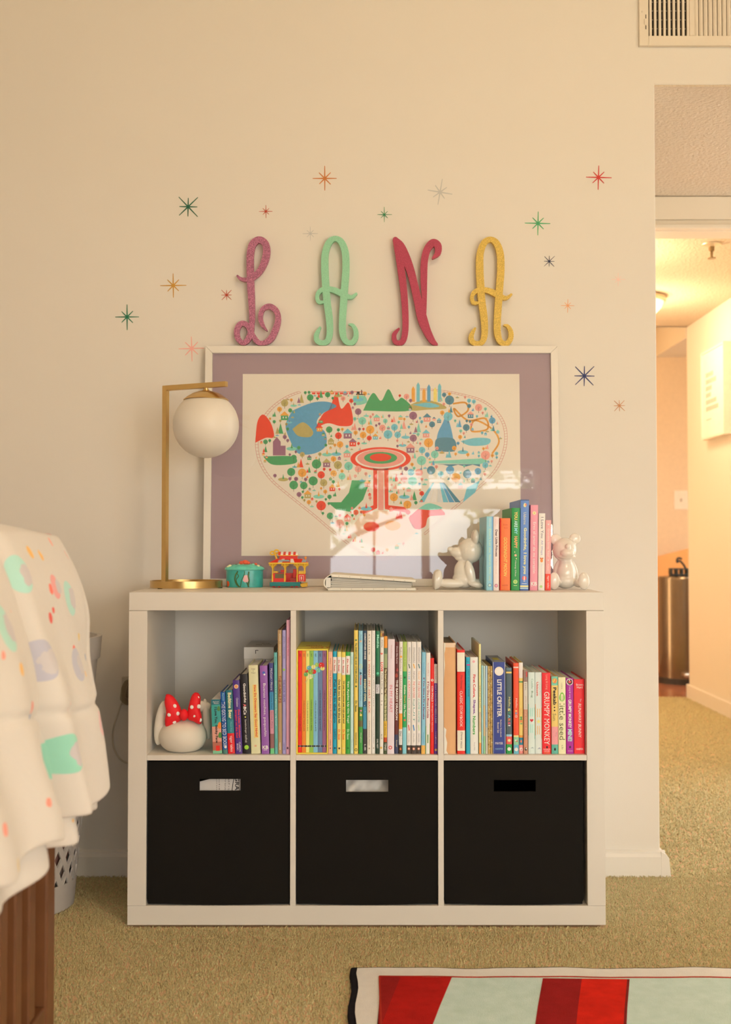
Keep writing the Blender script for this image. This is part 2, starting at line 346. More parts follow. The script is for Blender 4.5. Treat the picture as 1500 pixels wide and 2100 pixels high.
# amber wood panel behind the can
yp = 4.72
t = MB().pxz([(P(1336, 1150, yp).x - 0.3, -0.008), (P(1440, 1120, yp).x, -0.008), (P(1440, 1120, yp).x, P(1440, 1118, yp).z), (P(1336, 1152, yp).x - 0.3, P(1276, 1168, yp).z)], yp, yp + 0.03)
tag(t.build('wood_panel', M((214, 142, 72), 0.5, gain=0.8, noise=(9, 0.12)), bevel=0.004), 'amber wood panel with a sloping top standing behind the trash can', 'panel')
# trash can
yc = 4.15; xa = P(1352, 1290, yc).x; zt = P(1390, 1184, yc).z; R = 0.19; cx = xa + R
t = thing('trash_can', 'tall brushed steel step trash can on the kitchen floor', 'trash can', (cx, yc, -0.008))
steel = M((0.26, 0.21, 0.16), 0.2, raw=True, metal=1.0, noise=(25, 0.05))
prof = [(R * 1.0, 0.03), (R, zt - 0.02)]
MB().lathe(prof, (cx, yc, 0), 48, sy=0.8).build('body', steel, t, smooth=True)
MB().lathe([(R * 1.01, zt - 0.02), (R * 1.012, zt - 0.004), (R * 0.98, zt + 0.006), (R * 0.6, zt + 0.012), (0.001, zt + 0.013)], (cx, yc, 0), 48, sy=0.8).build('lid', steel, t, smooth=True)
MB().lathe([(R * 1.01, -0.008), (R * 1.015, 0.03), (R * 0.9, 0.031)], (cx, yc, 0), 48, sy=0.8).build('base', M((0.05, 0.045, 0.04), 0.5, raw=True), t, smooth=True)
pz = P(1410, 1385, yc - 0.2); MB().box(pz.x - 0.02, pz.x + 0.1, yc - 0.21, yc - 0.14, pz.z - 0.012, pz.z + 0.012).build('pedal', M((0.6, 0.5, 0.4), 0.3, raw=True, metal=1), t, bevel=0.006)
a = P(1374, 1183, yc); c = P(1470, 1166, yc)
t = thing('wire_caddy', 'black caddy with round holes and a curled hook on the trash can lid', 'caddy', (a.x, yc, zt + 0.013))
bk = M((0.025, 0.03, 0.028), 0.5, raw=True); zq = zt + 0.0135; hq = 0.045; b = MB()
b.box(a.x, c.x, yc - 0.03, yc + 0.03, zq, zq + 0.008).box(a.x, c.x, yc - 0.03, yc + 0.03, zq + hq - 0.008, zq + hq)
for k in range(9): b.box(a.x + k * 0.034, a.x + k * 0.034 + 0.014, yc - 0.03, yc + 0.03, zq + 0.008, zq + hq - 0.008)
b.build('basket', bk, t, bevel=0.003)
hk = [(1409, 1172), (1405, 1162), (1400, 1155), (1394, 1150), (1389.5, 1153), (1389, 1148), (1391, 1145), (1395, 1144.5), (1399, 1146.5)]
MB().tube(catmull([tuple(P(x, y, yc)) for x, y in hk], 4), 0.007, 8).build('hook', bk, t, smooth=True)

# ------------------------------------------------------------------ warm ceiling lamp of the main room (behind the camera)
t = thing('ceiling_lamp', 'round flush ceiling lamp of the main room above the camera', 'lamp', (0.7, -2.2, 3.0))
MB().lathe([(0.18, -0.02), (0.17, -0.05), (0.12, -0.085), (0.06, -0.10), (0.002, -0.104)], (0.7, -2.2, 2.999), 36).build('shade', M((0.9, 0.8, 0.6), 0.4, raw=True, emit=(1.0, 0.72, 0.42, 3.0)), t, smooth=True)
MB().lathe([(0.12, 0), (0.19, -0.004), (0.19, -0.022), (0.17, -0.024)], (0.7, -2.2, 2.999), 36).build('rim', trim_m, t, smooth=True)
lamp('room_light', 'POINT', (0.7, -2.2, 2.76), 40.0, (1.0, 0.74, 0.45), 0.16)
# added floor lamp, out of view, throwing low warm light into the cubbies
fx_, fy_ = 1.25, -3.9
t = thing('added_floor_lamp', 'added white-shaded floor lamp, unseen behind the camera, filling the cubbies with light', 'lamp', (fx_, fy_, -0.006))
MB().lathe([(0.15, 0), (0.15, 0.018), (0.02, 0.03)], (fx_, fy_, -0.006), 32).build('base', trim_m, t, smooth=True)
MB().lathe([(0.011, 0.02), (0.011, 1.12)], (fx_, fy_, -0.006), 12).build('pole', trim_m, t, smooth=True)
MB().lathe([(0.21, 0), (0.17, 0.30)], (fx_, fy_, 1.03), 40).build('added_glow', M((0.85, 0.8, 0.7), 0.7, raw=True, noise=None, emit=(1.0, 0.79, 0.54, 42.0)), t, smooth=True)
# ------------------------------------------------------------------ shelving unit: two rows of three cubbies
lac = M((0.77, 0.745, 0.70), 0.42, raw=True, noise=(6, 0.012), bump=(90, 0.03, 0.001))
def zf(py, Y=YF): return P(750, py, Y).z
def xf(px, py=1550, Y=YF): return P(px, py, Y).x
CX0, CX1 = xf(263.5, 1400), xf(1240.5, 1400); YB = -0.018
ZT = zf(1214.5); ZT0 = zf(1252); ZS1 = zf(1549); ZS0 = zf(1560); ZB1 = zf(1858)
IX0, IX1 = xf(301.5, 1400), xf(1203.5, 1400); D1 = (xf(595.5), xf(607.0)); D2 = (xf(899.0), xf(910.5))
unit = thing('shelving_unit', 'white shelving unit with six square cubbies standing against the wall', 'shelf', ((CX0 + CX1) / 2, -0.2, 0))
MB().box(CX0, CX1, YF, YB, ZT0, ZT).build('top_panel', lac, unit, bevel=0.0012)
MB().box(CX0, CX1, YF + 0.0008, YB, 0, ZB1).build('bottom_panel', lac, unit, bevel=0.0012)
MB().box(CX0, IX0, YF, YB, ZB1 + 0.0003, ZT0 - 0.0006).build('side_panel', lac, unit, bevel=0.0012)
MB().box(IX1, CX1, YF, YB, ZB1 + 0.0003, ZT0 - 0.0006).build('side_panel', lac, unit, bevel=0.0012)
for d in (D1, D2): MB().box(d[0], d[1], YF + 0.001, YB, ZB1, ZT0).build('divider', lac, unit, bevel=0.0008)
CUB = [(IX0, D1[0]), (D1[1], D2[0]), (D2[1], IX1)]
for c in CUB: MB().box(c[0], c[1], YF + 0.002, YB, ZS0, ZS1).build('shelf_board', lac, unit, bevel=0.0008)

# ------------------------------------------------------------------ fabric bins
fab = M((0.0115, 0.0105, 0.0095), 0.9, raw=True, noise=(900, 0.35), bump=(1500, 0.4, 0.0006), spec=0.15)
def bin_box(px0, px1, hole, label):
    Y = YF + 0.006; x0, x1 = xf(px0, 1700, Y), xf(px1, 1700, Y); z0 = ZB1 + 0.0015; z1 = ZS0 - 0.003
    hx0, hx1, hz1, hz0 = xf(hole[0], 1610, Y), xf(hole[1], 1610, Y), zf(hole[2], Y), zf(hole[3], Y)
    t = thing('storage_bin', label, 'bin', ((x0 + x1) / 2, Y, z0), group='fabric bins in the lower cubbies')
    b = MB(); r = 0.010; th = 0.005; n = 9
    def bow(x): u = (x - x0) / (x1 - x0); return -0.003 * math.sin(math.pi * u)
    bot = [(x0 + r - r * math.cos(a), z0 + 0.003 + r - r * math.sin(a)) for a in [math.pi / 2 * k / 5 for k in range(5)]]
    bot += [(x0 + r + (x1 - x0 - 2 * r) * k / n, z0 + 0.003 - 0.003 * math.sin(math.pi * k / n)) for k in range(n + 1)]
    bot += [(x1 - r + r * math.sin(a), z0 + 0.003 + r - r * math.cos(a)) for a in [math.pi / 2 * k / 5 for k in range(1, 6)]]
    # the front is built as strips around the handle hole, bowed a little towards the room
    def strip(pl): b.prism(pl, lambda p: (p[0], Y + bow(p[0]), p[1]), lambda p: (p[0], Y + th + bow(p[0]), p[1]))
    xs = [x0 + (hx0 - x0) * k / 4 for k in range(5)] + [hx0 + (hx1 - hx0) * k / 3 for k in range(1, 4)] + [hx1 + (x1 - hx1) * k / 4 for k in range(1, 5)]
    def lowz(x):
        if x < x0 + r: return z0 + 0.003 + r - math.sqrt(max(0, r * r - (x0 + r - x) ** 2))
        if x > x1 - r: return z0 + 0.003 + r - math.sqrt(max(0, r * r - (x - x1 + r) ** 2))
        return z0 + 0.003 - 0.003 * math.sin(math.pi * (x - x0) / (x1 - x0))
    xs = sorted(set(xs + [x0 + r * q for q in (0.1, 0.3, 0.6, 1)] + [x1 - r * q for q in (0.1, 0.3, 0.6, 1)]))
    for a, c in zip(xs[:-1], xs[1:]):
        m = (a + c) / 2
        zz = [(lowz(a), lowz(c), hz0), (hz1, hz1, z1)] if hx0 < m < hx1 else [(lowz(a), lowz(c), z1)]
        for la, lc, tp in zz:
            v = [(a, Y + bow(a), la), (c, Y + bow(c), lc), (c, Y + bow(c), tp), (a, Y + bow(a), tp)]
            v += [(p[0], p[1] + th, p[2]) for p in v]
            b.add(v, [(0, 1, 2, 3), (7, 6, 5, 4), (0, 4, 5, 1), (3, 2, 6, 7)])
    # hem around the hole
    b.box(hx0 - 0.0015, hx0, Y - 0.003, Y + th + 0.002, hz0, hz1).box(hx1, hx1 + 0.0015, Y - 0.003, Y + th + 0.002, hz0, hz1)
    b.build('front_panel', fab, t)
    MB().box(x0 + 0.001, x0 + 0.005, Y + th, YB - 0.03, z0, z1).build('side_panel', fab, t)
    MB().box(x1 - 0.005, x1 - 0.001, Y + th, YB - 0.03, z0, z1).build('side_panel', fab, t)
    MB().box(x0 + 0.005, x1 - 0.005, YB - 0.035, YB - 0.03, z0, z1).build('back_panel', fab, t)
    MB().box(x0 + 0.005, x1 - 0.005, Y + th, YB - 0.035, z0, z0 + 0.004).build('base', fab, t)
    return x0, x1, z0, z1, hx0, hx1, hz0, hz1
A = bin_box(303, 593.5, (409, 494, 1597, 1621.5), 'black fabric bin with a printed paper showing through its handle hole')
Bn = bin_box(608.0, 897.5, (710, 797, 1599, 1624), 'black fabric bin with white cloth showing through its handle hole')
Cn = bin_box(912, 1196.5, (1013, 1099, 1599, 1623), 'black fabric bin whose handle hole shows only dark inside')

# ------------------------------------------------------------------ lettering
_tx = {}
def text2d(s, bold=0.0):
    k = (s, bold)
    if k in _tx: return _tx[k]
    c = bpy.data.curves.new('t', 'FONT'); c.body = s; c.size = 1.0; c.resolution_u = 2; c.offset = bold; c.fill_mode = 'FRONT'
    o = bpy.data.objects.new('t', c); me = bpy.data.meshes.new_from_object(o)
    n = len(me.vertices); co = np.zeros(n * 3); me.vertices.foreach_get('co', co); co = co.reshape(-1, 3)[:, :2]
    fs = [tuple(p.vertices) for p in me.polygons]
    bpy.data.objects.remove(o); bpy.data.curves.remove(c); bpy.data.meshes.remove(me)
    lo, hi = co.min(0), co.max(0)
    _tx[k] = ((co - lo) / np.maximum(hi - lo, 1e-6), fs, hi - lo)
    return _tx[k]

def clip_x(poly, x0, x1):
    for (lim, sgn) in ((x0, 1), (x1, -1)):
        out = []
        for i in range(len(poly)):
            a, c = poly[i], poly[(i + 1) % len(poly)]
            ia, ic = (a[0] - lim) * sgn >= 0, (c[0] - lim) * sgn >= 0
            if ia: out.append(a)
            if ia != ic:
                u = (lim - a[0]) / (c[0] - a[0]); out.append((lim, a[1] + u * (c[1] - a[1])))
        poly = out
        if len(poly) < 3: return []
    return poly
def heart(cx, cz, r): return [(cx + r * 0.0625 * 16 * math.sin(a) ** 3, cz + r * 0.0625 * (13 * math.cos(a) - 5 * math.cos(2 * a) - 2 * math.cos(3 * a) - math.cos(4 * a))) for a in [2 * math.pi * k / 22 for k in range(22)]]
def star(cx, cz, r, n=5, q=0.45): return [(cx + (r if k % 2 == 0 else r * q) * math.sin(math.pi * k / n), cz + (r if k % 2 == 0 else r * q) * math.cos(math.pi * k / n)) for k in range(2 * n)]

PAGES = M((226, 208, 178), 0.85, gain=0.8, noise=(700, 0.10))
PAGESW = M((220, 208, 188), 0.85, gain=0.85, noise=(700, 0.08))
def book(px0, px1, pyt, pyb, col, label, group, bands=(), texts=(), decor=(), lean=0.0, Y=None, zb=None, depth=None, hard=True, kind='book', rough=0.4, pages=None, bulge=None):
    """px0..px1: spine at its foot; pyt, pyb: its top and foot; bands: (t0, t1, colour) with t = 0 at the top; texts: (words, t0, t1, lo, hi, colour[, opts])"""
    if Y is None: Y = YF + 0.018 + random.uniform(-0.003, 0.003)
    if zb is None: zb = ZS1
    x0, x1 = P(px0, pyb, Y).x, P(px1, pyb, Y).x
    ang = math.atan2(lean, pyb - pyt)
    h = (P(px0, pyt, Y).z - zb) / math.cos(ang)
    for ca, cb in CUB:                                            # keep clear of the dividers
        if zb < ZT and ca - 0.01 < (x0 + x1) / 2 < cb + 0.01: x0, x1 = max(x0, ca + 0.0004), min(x1, cb - 0.0004)
    x0 += 0.0002; x1 -= 0.0002; th = (x1 - x0) / math.cos(ang) if abs(ang) > 0.01 else x1 - x0
    if depth is None: depth = 0.138 if (group == G1 and px1 < 571) else min(0.25, max(0.10, h * 0.84))
    piv = (x1 if ang > 0 else x0)
    r = thing(kind, label, 'book', (piv, Y, zb + 0.0003), (0, ang, 0), group, local=True)
    ox = -th if ang > 0 else 0.0
    bl = bulge if bulge is not None else (0.0011 if hard else 0.0004); bl = min(bl, th * 0.12)
    def yb(u): return -bl * (1 - (2 * u - 1) ** 2)
    cols = [col]; cut = {0.0, 1.0}
    for (a, c, q) in bands: cut |= {max(0, a), min(1, c)}
    cut = sorted(cut); mats = [M(col, rough)]
    b = MB(); NS = 6; bt = min(0.0020, th * 0.2) if hard else min(0.0005, th * 0.15)
    for a, c in zip(cut[:-1], cut[1:]):
        mid = (a + c) / 2; mi = 0
        for (ba, bc, q) in bands:
            if ba <= mid <= bc:
                mt = M(q, rough)
                if mt not in mats: mats.append(mt)
                mi = mats.index(mt)
        za, zc = h * (1 - a), h * (1 - c)
        v = []
        for k in range(NS + 1): v += [(ox + th * k / NS, yb(k / NS), zc), (ox + th * k / NS, yb(k / NS), za)]
        b.add(v, [(2 * k, 2 * k + 2, 2 * k + 3, 2 * k + 1) for k in range(NS)], mi)
    # inside of the spine, its ends, and the two boards
    top = [(ox + th * k / NS, yb(k / NS)) for k in range(NS + 1)] + [(ox + th, bt), (ox, bt)]
    for z in (0, h): b.add([(p[0], p[1], z) for p in top], [tuple(range(len(top)))])
    b.add([(ox, bt, 0), (ox + th, bt, 0), (ox + th, bt, h), (ox, bt, h)], [(0, 1, 2, 3)])
    b.box(ox, ox + bt, 0, depth, 0, h); b.box(ox + th - bt, ox + th, 0, depth, 0, h)
    b.build('cover', mats, r)
    ins = 0.003 if hard else 0.0004
    MB().box(ox + bt, ox + th - bt, bt, depth - ins, ins, h - ins).build('pages', pages or PAGES, r)
    # print on the spine
    lb = MB(); lm = []; eps = [0.00025]
    def put(pts, fs, q, e=0.0):
        mt = M(q, 0.5)
        if mt not in lm: lm.append(mt)
        lb.add([(ox + x, yb(min(1, max(0, x / th))) - eps[0] - e, z) for x, z in pts], fs, lm.index(mt))
    for i, dc in enumerate(decor):
        k, u, t, sz, q = dc[:5]; cx, cz = u * th, h * (1 - t)
        if k == 'c': pl = circ(cx, cz, sz)
        elif k == 'h': pl = heart(cx, cz, sz)
        elif k == 's': pl = star(cx, cz, sz)
        elif k == 'f': pl = star(cx, cz, sz, 9, 0.6)
        elif k == 'l': pl = [(cx + sz * 0.62 * math.sin(a) * (1 - 0.25 * math.cos(a)), cz + sz * math.cos(a)) for a in [2 * math.pi * n / 18 for n in range(18)]]
        elif k == 'r': pl = [(cx - sz, cz - dc[5]), (cx + sz, cz - dc[5]), (cx + sz, cz + dc[5]), (cx - sz, cz + dc[5])]
        elif k == 'p': pl = [(a * th, h * (1 - c)) for a, c in dc[5]]
        pl = clip_x(pl, 0.0, th)
        if len(pl) >= 3: put(pl, [tuple(range(len(pl)))], q, 0.00003 * i)
    e0 = 0.00003 * (len(decor) + 1)
    for tx in texts:
        s, t0, t1, lo, hi, q = tx[:6]; op = tx[6] if len(tx) > 6 else ''
        co, fs, wh = text2d(s, 0.03 if 'b' in op else 0.0)
        if 'h' in op:      # upright words, read across the spine
            pts = [(th * (lo + (hi - lo) * p[0]), h * (1 - t1 + (t1 - t0) * p[1])) for p in co]
        else:
            sk = 0.22 * (hi - lo) * th / ((t1 - t0) * h) if 'i' in op else 0.0
            pts = [(th * (lo + (hi - lo) * p[1]), h * (1 - (t0 + (t1 - t0) * (p[0] + sk * (p[1] - 0.5))))) for p in co]
        put(pts, fs, q, e0)
    if lm: lb.build('lettering', lm, r)
    return r
G1, G2, G3, G4 = 'books in the first cubby', 'books in the middle cubby', 'books in the third cubby', 'books between the bookends'
K = (28, 24, 22); Wt = (236, 226, 206); Yl = (244, 200, 80); Rd = (226, 42, 30); Or = (240, 120, 40)
B1 = 1546.0
# ---- first cubby
book(437, 456.2, 1435, B1, (58, 140, 120), 'short teal and peach picture-book spine standing next to the white night light', G1,
     bands=[(0, .10, (40, 96, 96)), (.50, .78, (206, 140, 110)), (.78, .94, (170, 96, 70)), (.94, 1, (120, 170, 120))],
     texts=[('McCourt', .03, .055, .2, .85, Wt, 'h'), ('Moore', .06, .085, .3, .8, Wt, 'h'), ('I Love You,', .14, .44, .28, .62, K, 'b'), ('Stinky Face', .47, .80, .28, .62, K, 'b')],
     decor=[('l', .8, .17, .006, (70, 110, 50)), ('l', .85, .48, .008, (220, 120, 40)), ('l', .85, .66, .007, (70, 120, 50)), ('r', .55, .9, .0045, Rd, .006)], lean=-4.5, hard=False)
book(457.6, 467.3, 1419.5, B1, (30, 78, 128), 'narrow blue spine with white hand-drawn capitals, second book from the night light', G1,
     bands=[(.93, 1, (70, 110, 90))], texts=[('THE GOING TO BED BOOK', .16, .88, .12, .9, Wt), ('Boynton', .02, .14, .3, .75, (150, 200, 200))], decor=[('c', .6, .89, .003, Wt)], lean=-6)
book(468.2, 482.6, 1415.7, B1, (38, 98, 96), 'teal spine with a red lower quarter', G1,
     bands=[(.47, .68, (44, 116, 112)), (.68, 1, (214, 34, 34))], texts=[('Bedtime Bear', .04, .45, .3, .8, (240, 214, 140), 'b'), ('Moon Key', .50, .66, .4, .7, (120, 170, 160)), ('tiger tales', .72, .97, .25, .75, Wt)], lean=-6)
book(483.6, 497.6, 1395.5, B1, (76, 46, 108), 'dark purple spine with an orange disc at the top and red lettering', G1,
     decor=[('c', .5, .085, .0050, (240, 190, 130)), ('c', .5, .085, .0036, (226, 130, 80))],
     texts=[('Christelow', .24, .36, .4, .72, Wt), ('Five Little Monkeys', .40, .78, .52, .86, (226, 60, 40), 'b'), ('Jumping on the Bed', .40, .78, .12, .46, (226, 60, 40), 'b'), ('CLARION', .84, .97, .55, .8, Wt), ('BOOKS', .86, .95, .2, .45, Wt)], lean=-6.8)
book(498.6, 514.7, 1383, B1, (32, 28, 28), 'thick black spine with white lettering and a green dot near the foot', G1,
     texts=[('Goodnight', .115, .36, .3, .72, Wt, 'b'), ('A', .375, .41, .3, .68, (226, 110, 100), 'b'), ('BCs', .41, .51, .3, .68, Wt, 'b'), ('Sembledinger', .57, .75, .35, .62, Wt), ('AdriFruit', .76, .86, .35, .62, Wt)],
     decor=[('c', .5, .92, .0052, (150, 190, 50)), ('c', .5, .54, .0016, Yl)], lean=-7.3)
book(515.6, 535, 1364.7, B1, (206, 192, 138), 'thick pale yellow spine with an orange title panel', G1,
     decor=[('p', 0, 0, 0, (240, 180, 90), [(.38, .22), (.82, .22), (.82, .82), (.38, .82)])],
     texts=[('Yolen', .035, .05, .3, .7, (90, 70, 40), 'h'), ('&', .06, .07, .45, .55, (90, 70, 40), 'h'), ('Teague', .08, .095, .28, .75, (90, 70, 40), 'h'), ('How Do Dinosaurs Say Good Night?', .225, .81, .45, .75, (200, 60, 40), 'b'), ('SB', .90, .92, .35, .6, (200, 80, 40), 'h')], lean=-6.5)
book(537, 552.6, 1365.5, B1, (140, 84, 138), 'plum purple spine beside the pale yellow one', G1,
     decor=[('c', .5, .08, .0034, (70, 90, 150)), ('c', .6, .10, .0022, Wt), ('r', .5, .955, .0045, Wt, .0005)],
     texts=[('Buenas noches, pequeñín', .20, .80, .3, .72, Wt), ('KB', .905, .945, .12, .9, Wt, 'hb')], lean=-4.5)
book(554.6, 563.2, 1360, B1, (64, 62, 104), 'slim navy, turquoise and pink patterned spine', G1,
     bands=[(.32, .52, (60, 130, 150)), (.52, .78, (196, 130, 130)), (.78, .94, (140, 90, 80)), (.94, 1, (110, 180, 110))],
     texts=[('McCourt • Moore', .06, .30, .3, .75, Wt), ('I Love You,', .34, .51, .3, .7, (40, 40, 80)), ('Stinky Face', .53, .72, .3, .7, (120, 50, 70))], lean=-3, hard=False)
book(563.7, 570.2, 1338.5, B1, (96, 158, 138), 'thin mint green spine', G1, texts=[("Don't Let the Pigeon Stay Up Late!", .28, .72, .25, .75, (200, 226, 200)), ('Willems', .04, .12, .25, .7, (50, 90, 80)), ('Hyperion', .85, .93, .3, .7, (60, 110, 100))], lean=-2.2)
book(570.7, 578.9, 1292, B1, (170, 132, 84), 'tall tan brown spine with dark red capitals', G1, texts=[('JOHN • OSWALD', .03, .21, .3, .72, (240, 210, 150)), ('THE HUMBLE PIE', .37, .59, .2, .82, (130, 40, 30), 'b'), ('HARPER', .91, .97, .3, .7, Wt)], lean=-1.5)
book(579.5, 586.8, 1292.6, B1, (156, 140, 164), 'tall lavender grey spine with a small green dot', G1, decor=[('c', .45, .32, .0028, (140, 180, 60))], texts=[('JOHN • OSWALD', .05, .23, .3, .7, (90, 80, 110)), ('THE SOUR GRAPE', .40, .58, .25, .75, (100, 80, 130), 'b'), ('HARPER', .91, .97, .3, .7, (90, 80, 110))], lean=-.8)
book(587.3, 594.6, 1271.6, B1, (222, 156, 160), 'tallest spine of its row, plain pink', G1, texts=[('Take my Hand', .13, .265, .2, .7, (200, 70, 100))], decor=[('l', .4, .955, .003, (90, 60, 70))], lean=0)
# grey keepsake box standing behind the books
Yk = -0.235; x0 = P(501, 1400, Yk).x; x1 = P(561, 1400, Yk).x; zt = P(520, 1327, Yk).z
t = thing('keepsake_box', 'light grey card box standing behind the books of the first cubby', 'box', ((x0 + x1) / 2, Yk, ZS1))
gb = M((196, 184, 160), 0.7, gain=0.62)
MB().box(x0, x1, Yk, -0.05, ZS1 + 0.0003, zt - 0.03).build('body', gb, t, bevel=0.001)
MB().box(x0 - 0.001, x1 + 0.001, Yk - 0.001, -0.049, zt - 0.0295, zt).build('lid', gb, t, bevel=0.001)
b = MB(); q = P(524, 1333, Yk); b.box(q.x, q.x + 0.0075, Yk - 0.0016, Yk - 0.0012, q.z - 0.0016, q.z).box(q.x, q.x + 0.0016, Yk - 0.0016, Yk - 0.0012, q.z - 0.009, q.z)
for wd, dx, dy in (('Snow Day', .022, .05), ('Keep', .034, .09)):
    co, fs, wh = text2d(wd); w = wh[0] * 0.010
    b.add([(x0 + dx + w * (1 - p[0]), Yk + dy + 0.022 * (1 - p[1]), zt + 0.0002) for p in co], fs)
b.build('lettering', M((40, 36, 32), 0.6), t)
# ---- middle cubby: slipcase with seven books
BB = 1545.0; Ysl = YF + 0.016
cols7 = [(214, 40, 24), (228, 122, 34), (232, 204, 100), (134, 170, 64), (122, 170, 176), (94, 112, 134), (140, 84, 104)]
xb = [611.7, 619.5, 627.6, 634.8, 643.0, 652.2, 661.5, 669.6]
Yo = (232, 190, 60)
x0, x1 = P(607.2, BB, Ysl).x, P(672.8, BB, Ysl).x; zt = P(640, 1331.4, Ysl).z
x0 = max(x0, D1[1] + 0.0004)
t = thing('slipcase', 'yellow open-fronted slipcase holding seven rainbow-coloured spines', 'slipcase', ((x0 + x1) / 2, Ysl, ZS1))
ym = M(Yo, 0.45); wl = 0.0031; dp = 0.20
MB().box(x0, x0 + wl, Ysl, Ysl + dp, ZS1 + 0.0003, zt).build('side_panel', ym, t)
MB().box(x1 - wl * 0.8, x1, Ysl, Ysl + dp, ZS1 + 0.0003, zt).build('side_panel', ym, t)
MB().box(x0 + wl, x1 - wl * 0.8, Ysl, Ysl + dp, zt - 0.003, zt).build('top_panel', ym, t)
MB().box(x0 + wl, x1 - wl * 0.8, Ysl, Ysl + dp, ZS1 + 0.0003, ZS1 + 0.0028).build('base', ym, t)
MB().box(x0 + wl, x1 - wl * 0.8, Ysl + dp - 0.003, Ysl + dp, ZS1 + 0.0028, zt - 0.003).build('back_panel', ym, t)
b = MB()
for wd, dx, dy, hh in (('A BOX', .030, .03, .030), ('of books', .018, .075, .022)):
    co, fs, wh = text2d(wd, 0.02); b.add([(x0 + dx + wh[0] * hh * 0.5 * (1 - p[0]), Ysl + dy + hh * (1 - p[1]), zt + 0.0002) for p in co], fs)
b.build('lettering', M((190, 70, 30), 0.5), t)
tits = ['CURIOUS GEORGE', 'CURIOUS GEORGE TAKES A JOB', 'CURIOUS GEORGE RIDES A BIKE', 'CURIOUS GEORGE GETS A MEDAL', 'CURIOUS GEORGE FLIES A KITE', 'CURIOUS GEORGE LEARNS THE ALPHABET', 'CURIOUS GEORGE GOES TO THE HOSPITAL']
t0s = [.62, .49, .49, .48, .49, .39, .39]
bal = [(395, 680, 29, (150, 180, 80)), (348, 708, 28, (232, 204, 120)), (290, 722, 30, (90, 160, 160)), (470, 728, 28, (232, 204, 100)), (455, 685, 37, (200, 40, 30)), (258, 765, 20, (200, 40, 30)), (412, 752, 30, (110, 176, 140)), (355, 772, 30, (200, 44, 34)), (310, 772, 33, (120, 160, 60)), (246, 808, 28, (100, 160, 80)), (342, 830, 28, (130, 180, 140)), (300, 840, 34, (226, 206, 130))]
colname = ['bright red', 'orange', 'pale yellow', 'leaf green', 'light blue', 'slate blue', 'mauve']
for k in range(7):
    pa, pb = xb[k], xb[k + 1]; Yb = Ysl + 0.003; ww = 2300 / (Yb - CAM.y)
    dec = [('c', ((590 + zx / 6.5625) - pa) / (pb - pa), ((1260 + zy / 6.5625) - 1334.5) / 208.5, r / 6.5625 / ww, q) for zx, zy, r, q in bal]
    dec += [('c', ((590 + (zx - 8) / 6.5625) - pa) / (pb - pa), ((1260 + (zy - 10) / 6.5625) - 1334.5) / 208.5, 5 / 6.5625 / ww, Wt) for zx, zy, r, q in bal]
    if k in (1, 2): dec.append(('p', 0, 0, 0, (200, 170, 110), [(.9, .30), (1.0, .30), (1.0, .312), (.9, .325)] if k == 1 else [(0, .30), (.6, .27), (.6, .282), (0, .312)]))
    dec.append(('r', .5, .937, .0050, (44, 40, 36), .0016))
    book(pa, pb, 1334.6, 1543, cols7[k], colname[k] + ' spine inside the yellow slipcase, seventh of a rainbow set'.replace('seventh', ['first', 'second', 'third', 'fourth', 'fifth', 'sixth', 'seventh'][k]), 'rainbow set in the slipcase',
         texts=[('REY', .03, .062, .35, .65, K), (tits[k], t0s[k], .79, .36, .66, K), ('HMC', .925, .95, .40, .65, (200, 190, 170))], decor=dec, Y=Yb, zb=ZS1 + 0.0028, depth=0.19, hard=False, bulge=0.0002)
G = G2
book(673.4, 682.4, 1337, BB, (226, 156, 116), 'peach spine standing right against the yellow slipcase', G, texts=[('The Pigeon Will Ride the Roller Coaster!', .18, .80, .3, .7, (110, 90, 70)), ('Willems', .06, .12, .35, .65, (120, 90, 70)), ('HYPERION', .86, .92, .35, .62, (90, 70, 60))], decor=[('c', .5, .945, .0014, (90, 70, 60))], hard=False)
def seuss(a, c, yt, q, label, ttl, tcol, au, acol, wl0, wl1, logo=None):
    book(a, c, yt, BB, q, label, G, bands=[(wl0, wl1, (228, 218, 204))], texts=[('Dr. Seuss', wl0 + .03, wl1 - .02, .25, .62, (190, 40, 40), 'b'), (ttl, wl1 + .06, .70 if au else .8, .25, .78, tcol, 'b'), (au, .76, .86, .25, .78, acol, 'b')], decor=[('c', .5, .945, .0022, logo or tcol)])
seuss(683, 691.4, 1336, (34, 146, 156), 'turquoise blue spine with a white label near its top', 'Put Me In the Zoo', (20, 60, 70), 'Lopshire', (20, 70, 80), .055, .215)
seuss(691.8, 700.4, 1337, (230, 194, 104), 'pale yellow white-labelled spine next to the turquoise one', 'One fish two fish red fish blue fish', K, 'Dr. Seuss', (214, 90, 30), .05, .21)
seuss(700.9, 709.1, 1337.5, (230, 186, 74), 'golden yellow white-labelled spine next to the green one', 'Un pez dos peces pez rojo pez azul', K, 'Dr. Seuss', (214, 90, 30), .05, .225, (230, 190, 120))
seuss(709.6, 718.4, 1337, (56, 142, 54), 'green spine with a white label near its top', 'Ten Apples Up On Top!', (210, 220, 170), 'Dr. Seuss', (180, 210, 150), .04, .225, (30, 90, 40))
book(719, 725.4, 1337.7, BB, (184, 204, 186), 'thin pale mint spine without bold lettering', G, texts=[('Willems', .04, .12, .35, .65, (120, 150, 140)), ('A Book about Time', .86, .96, .35, .65, (120, 150, 140))], hard=False)
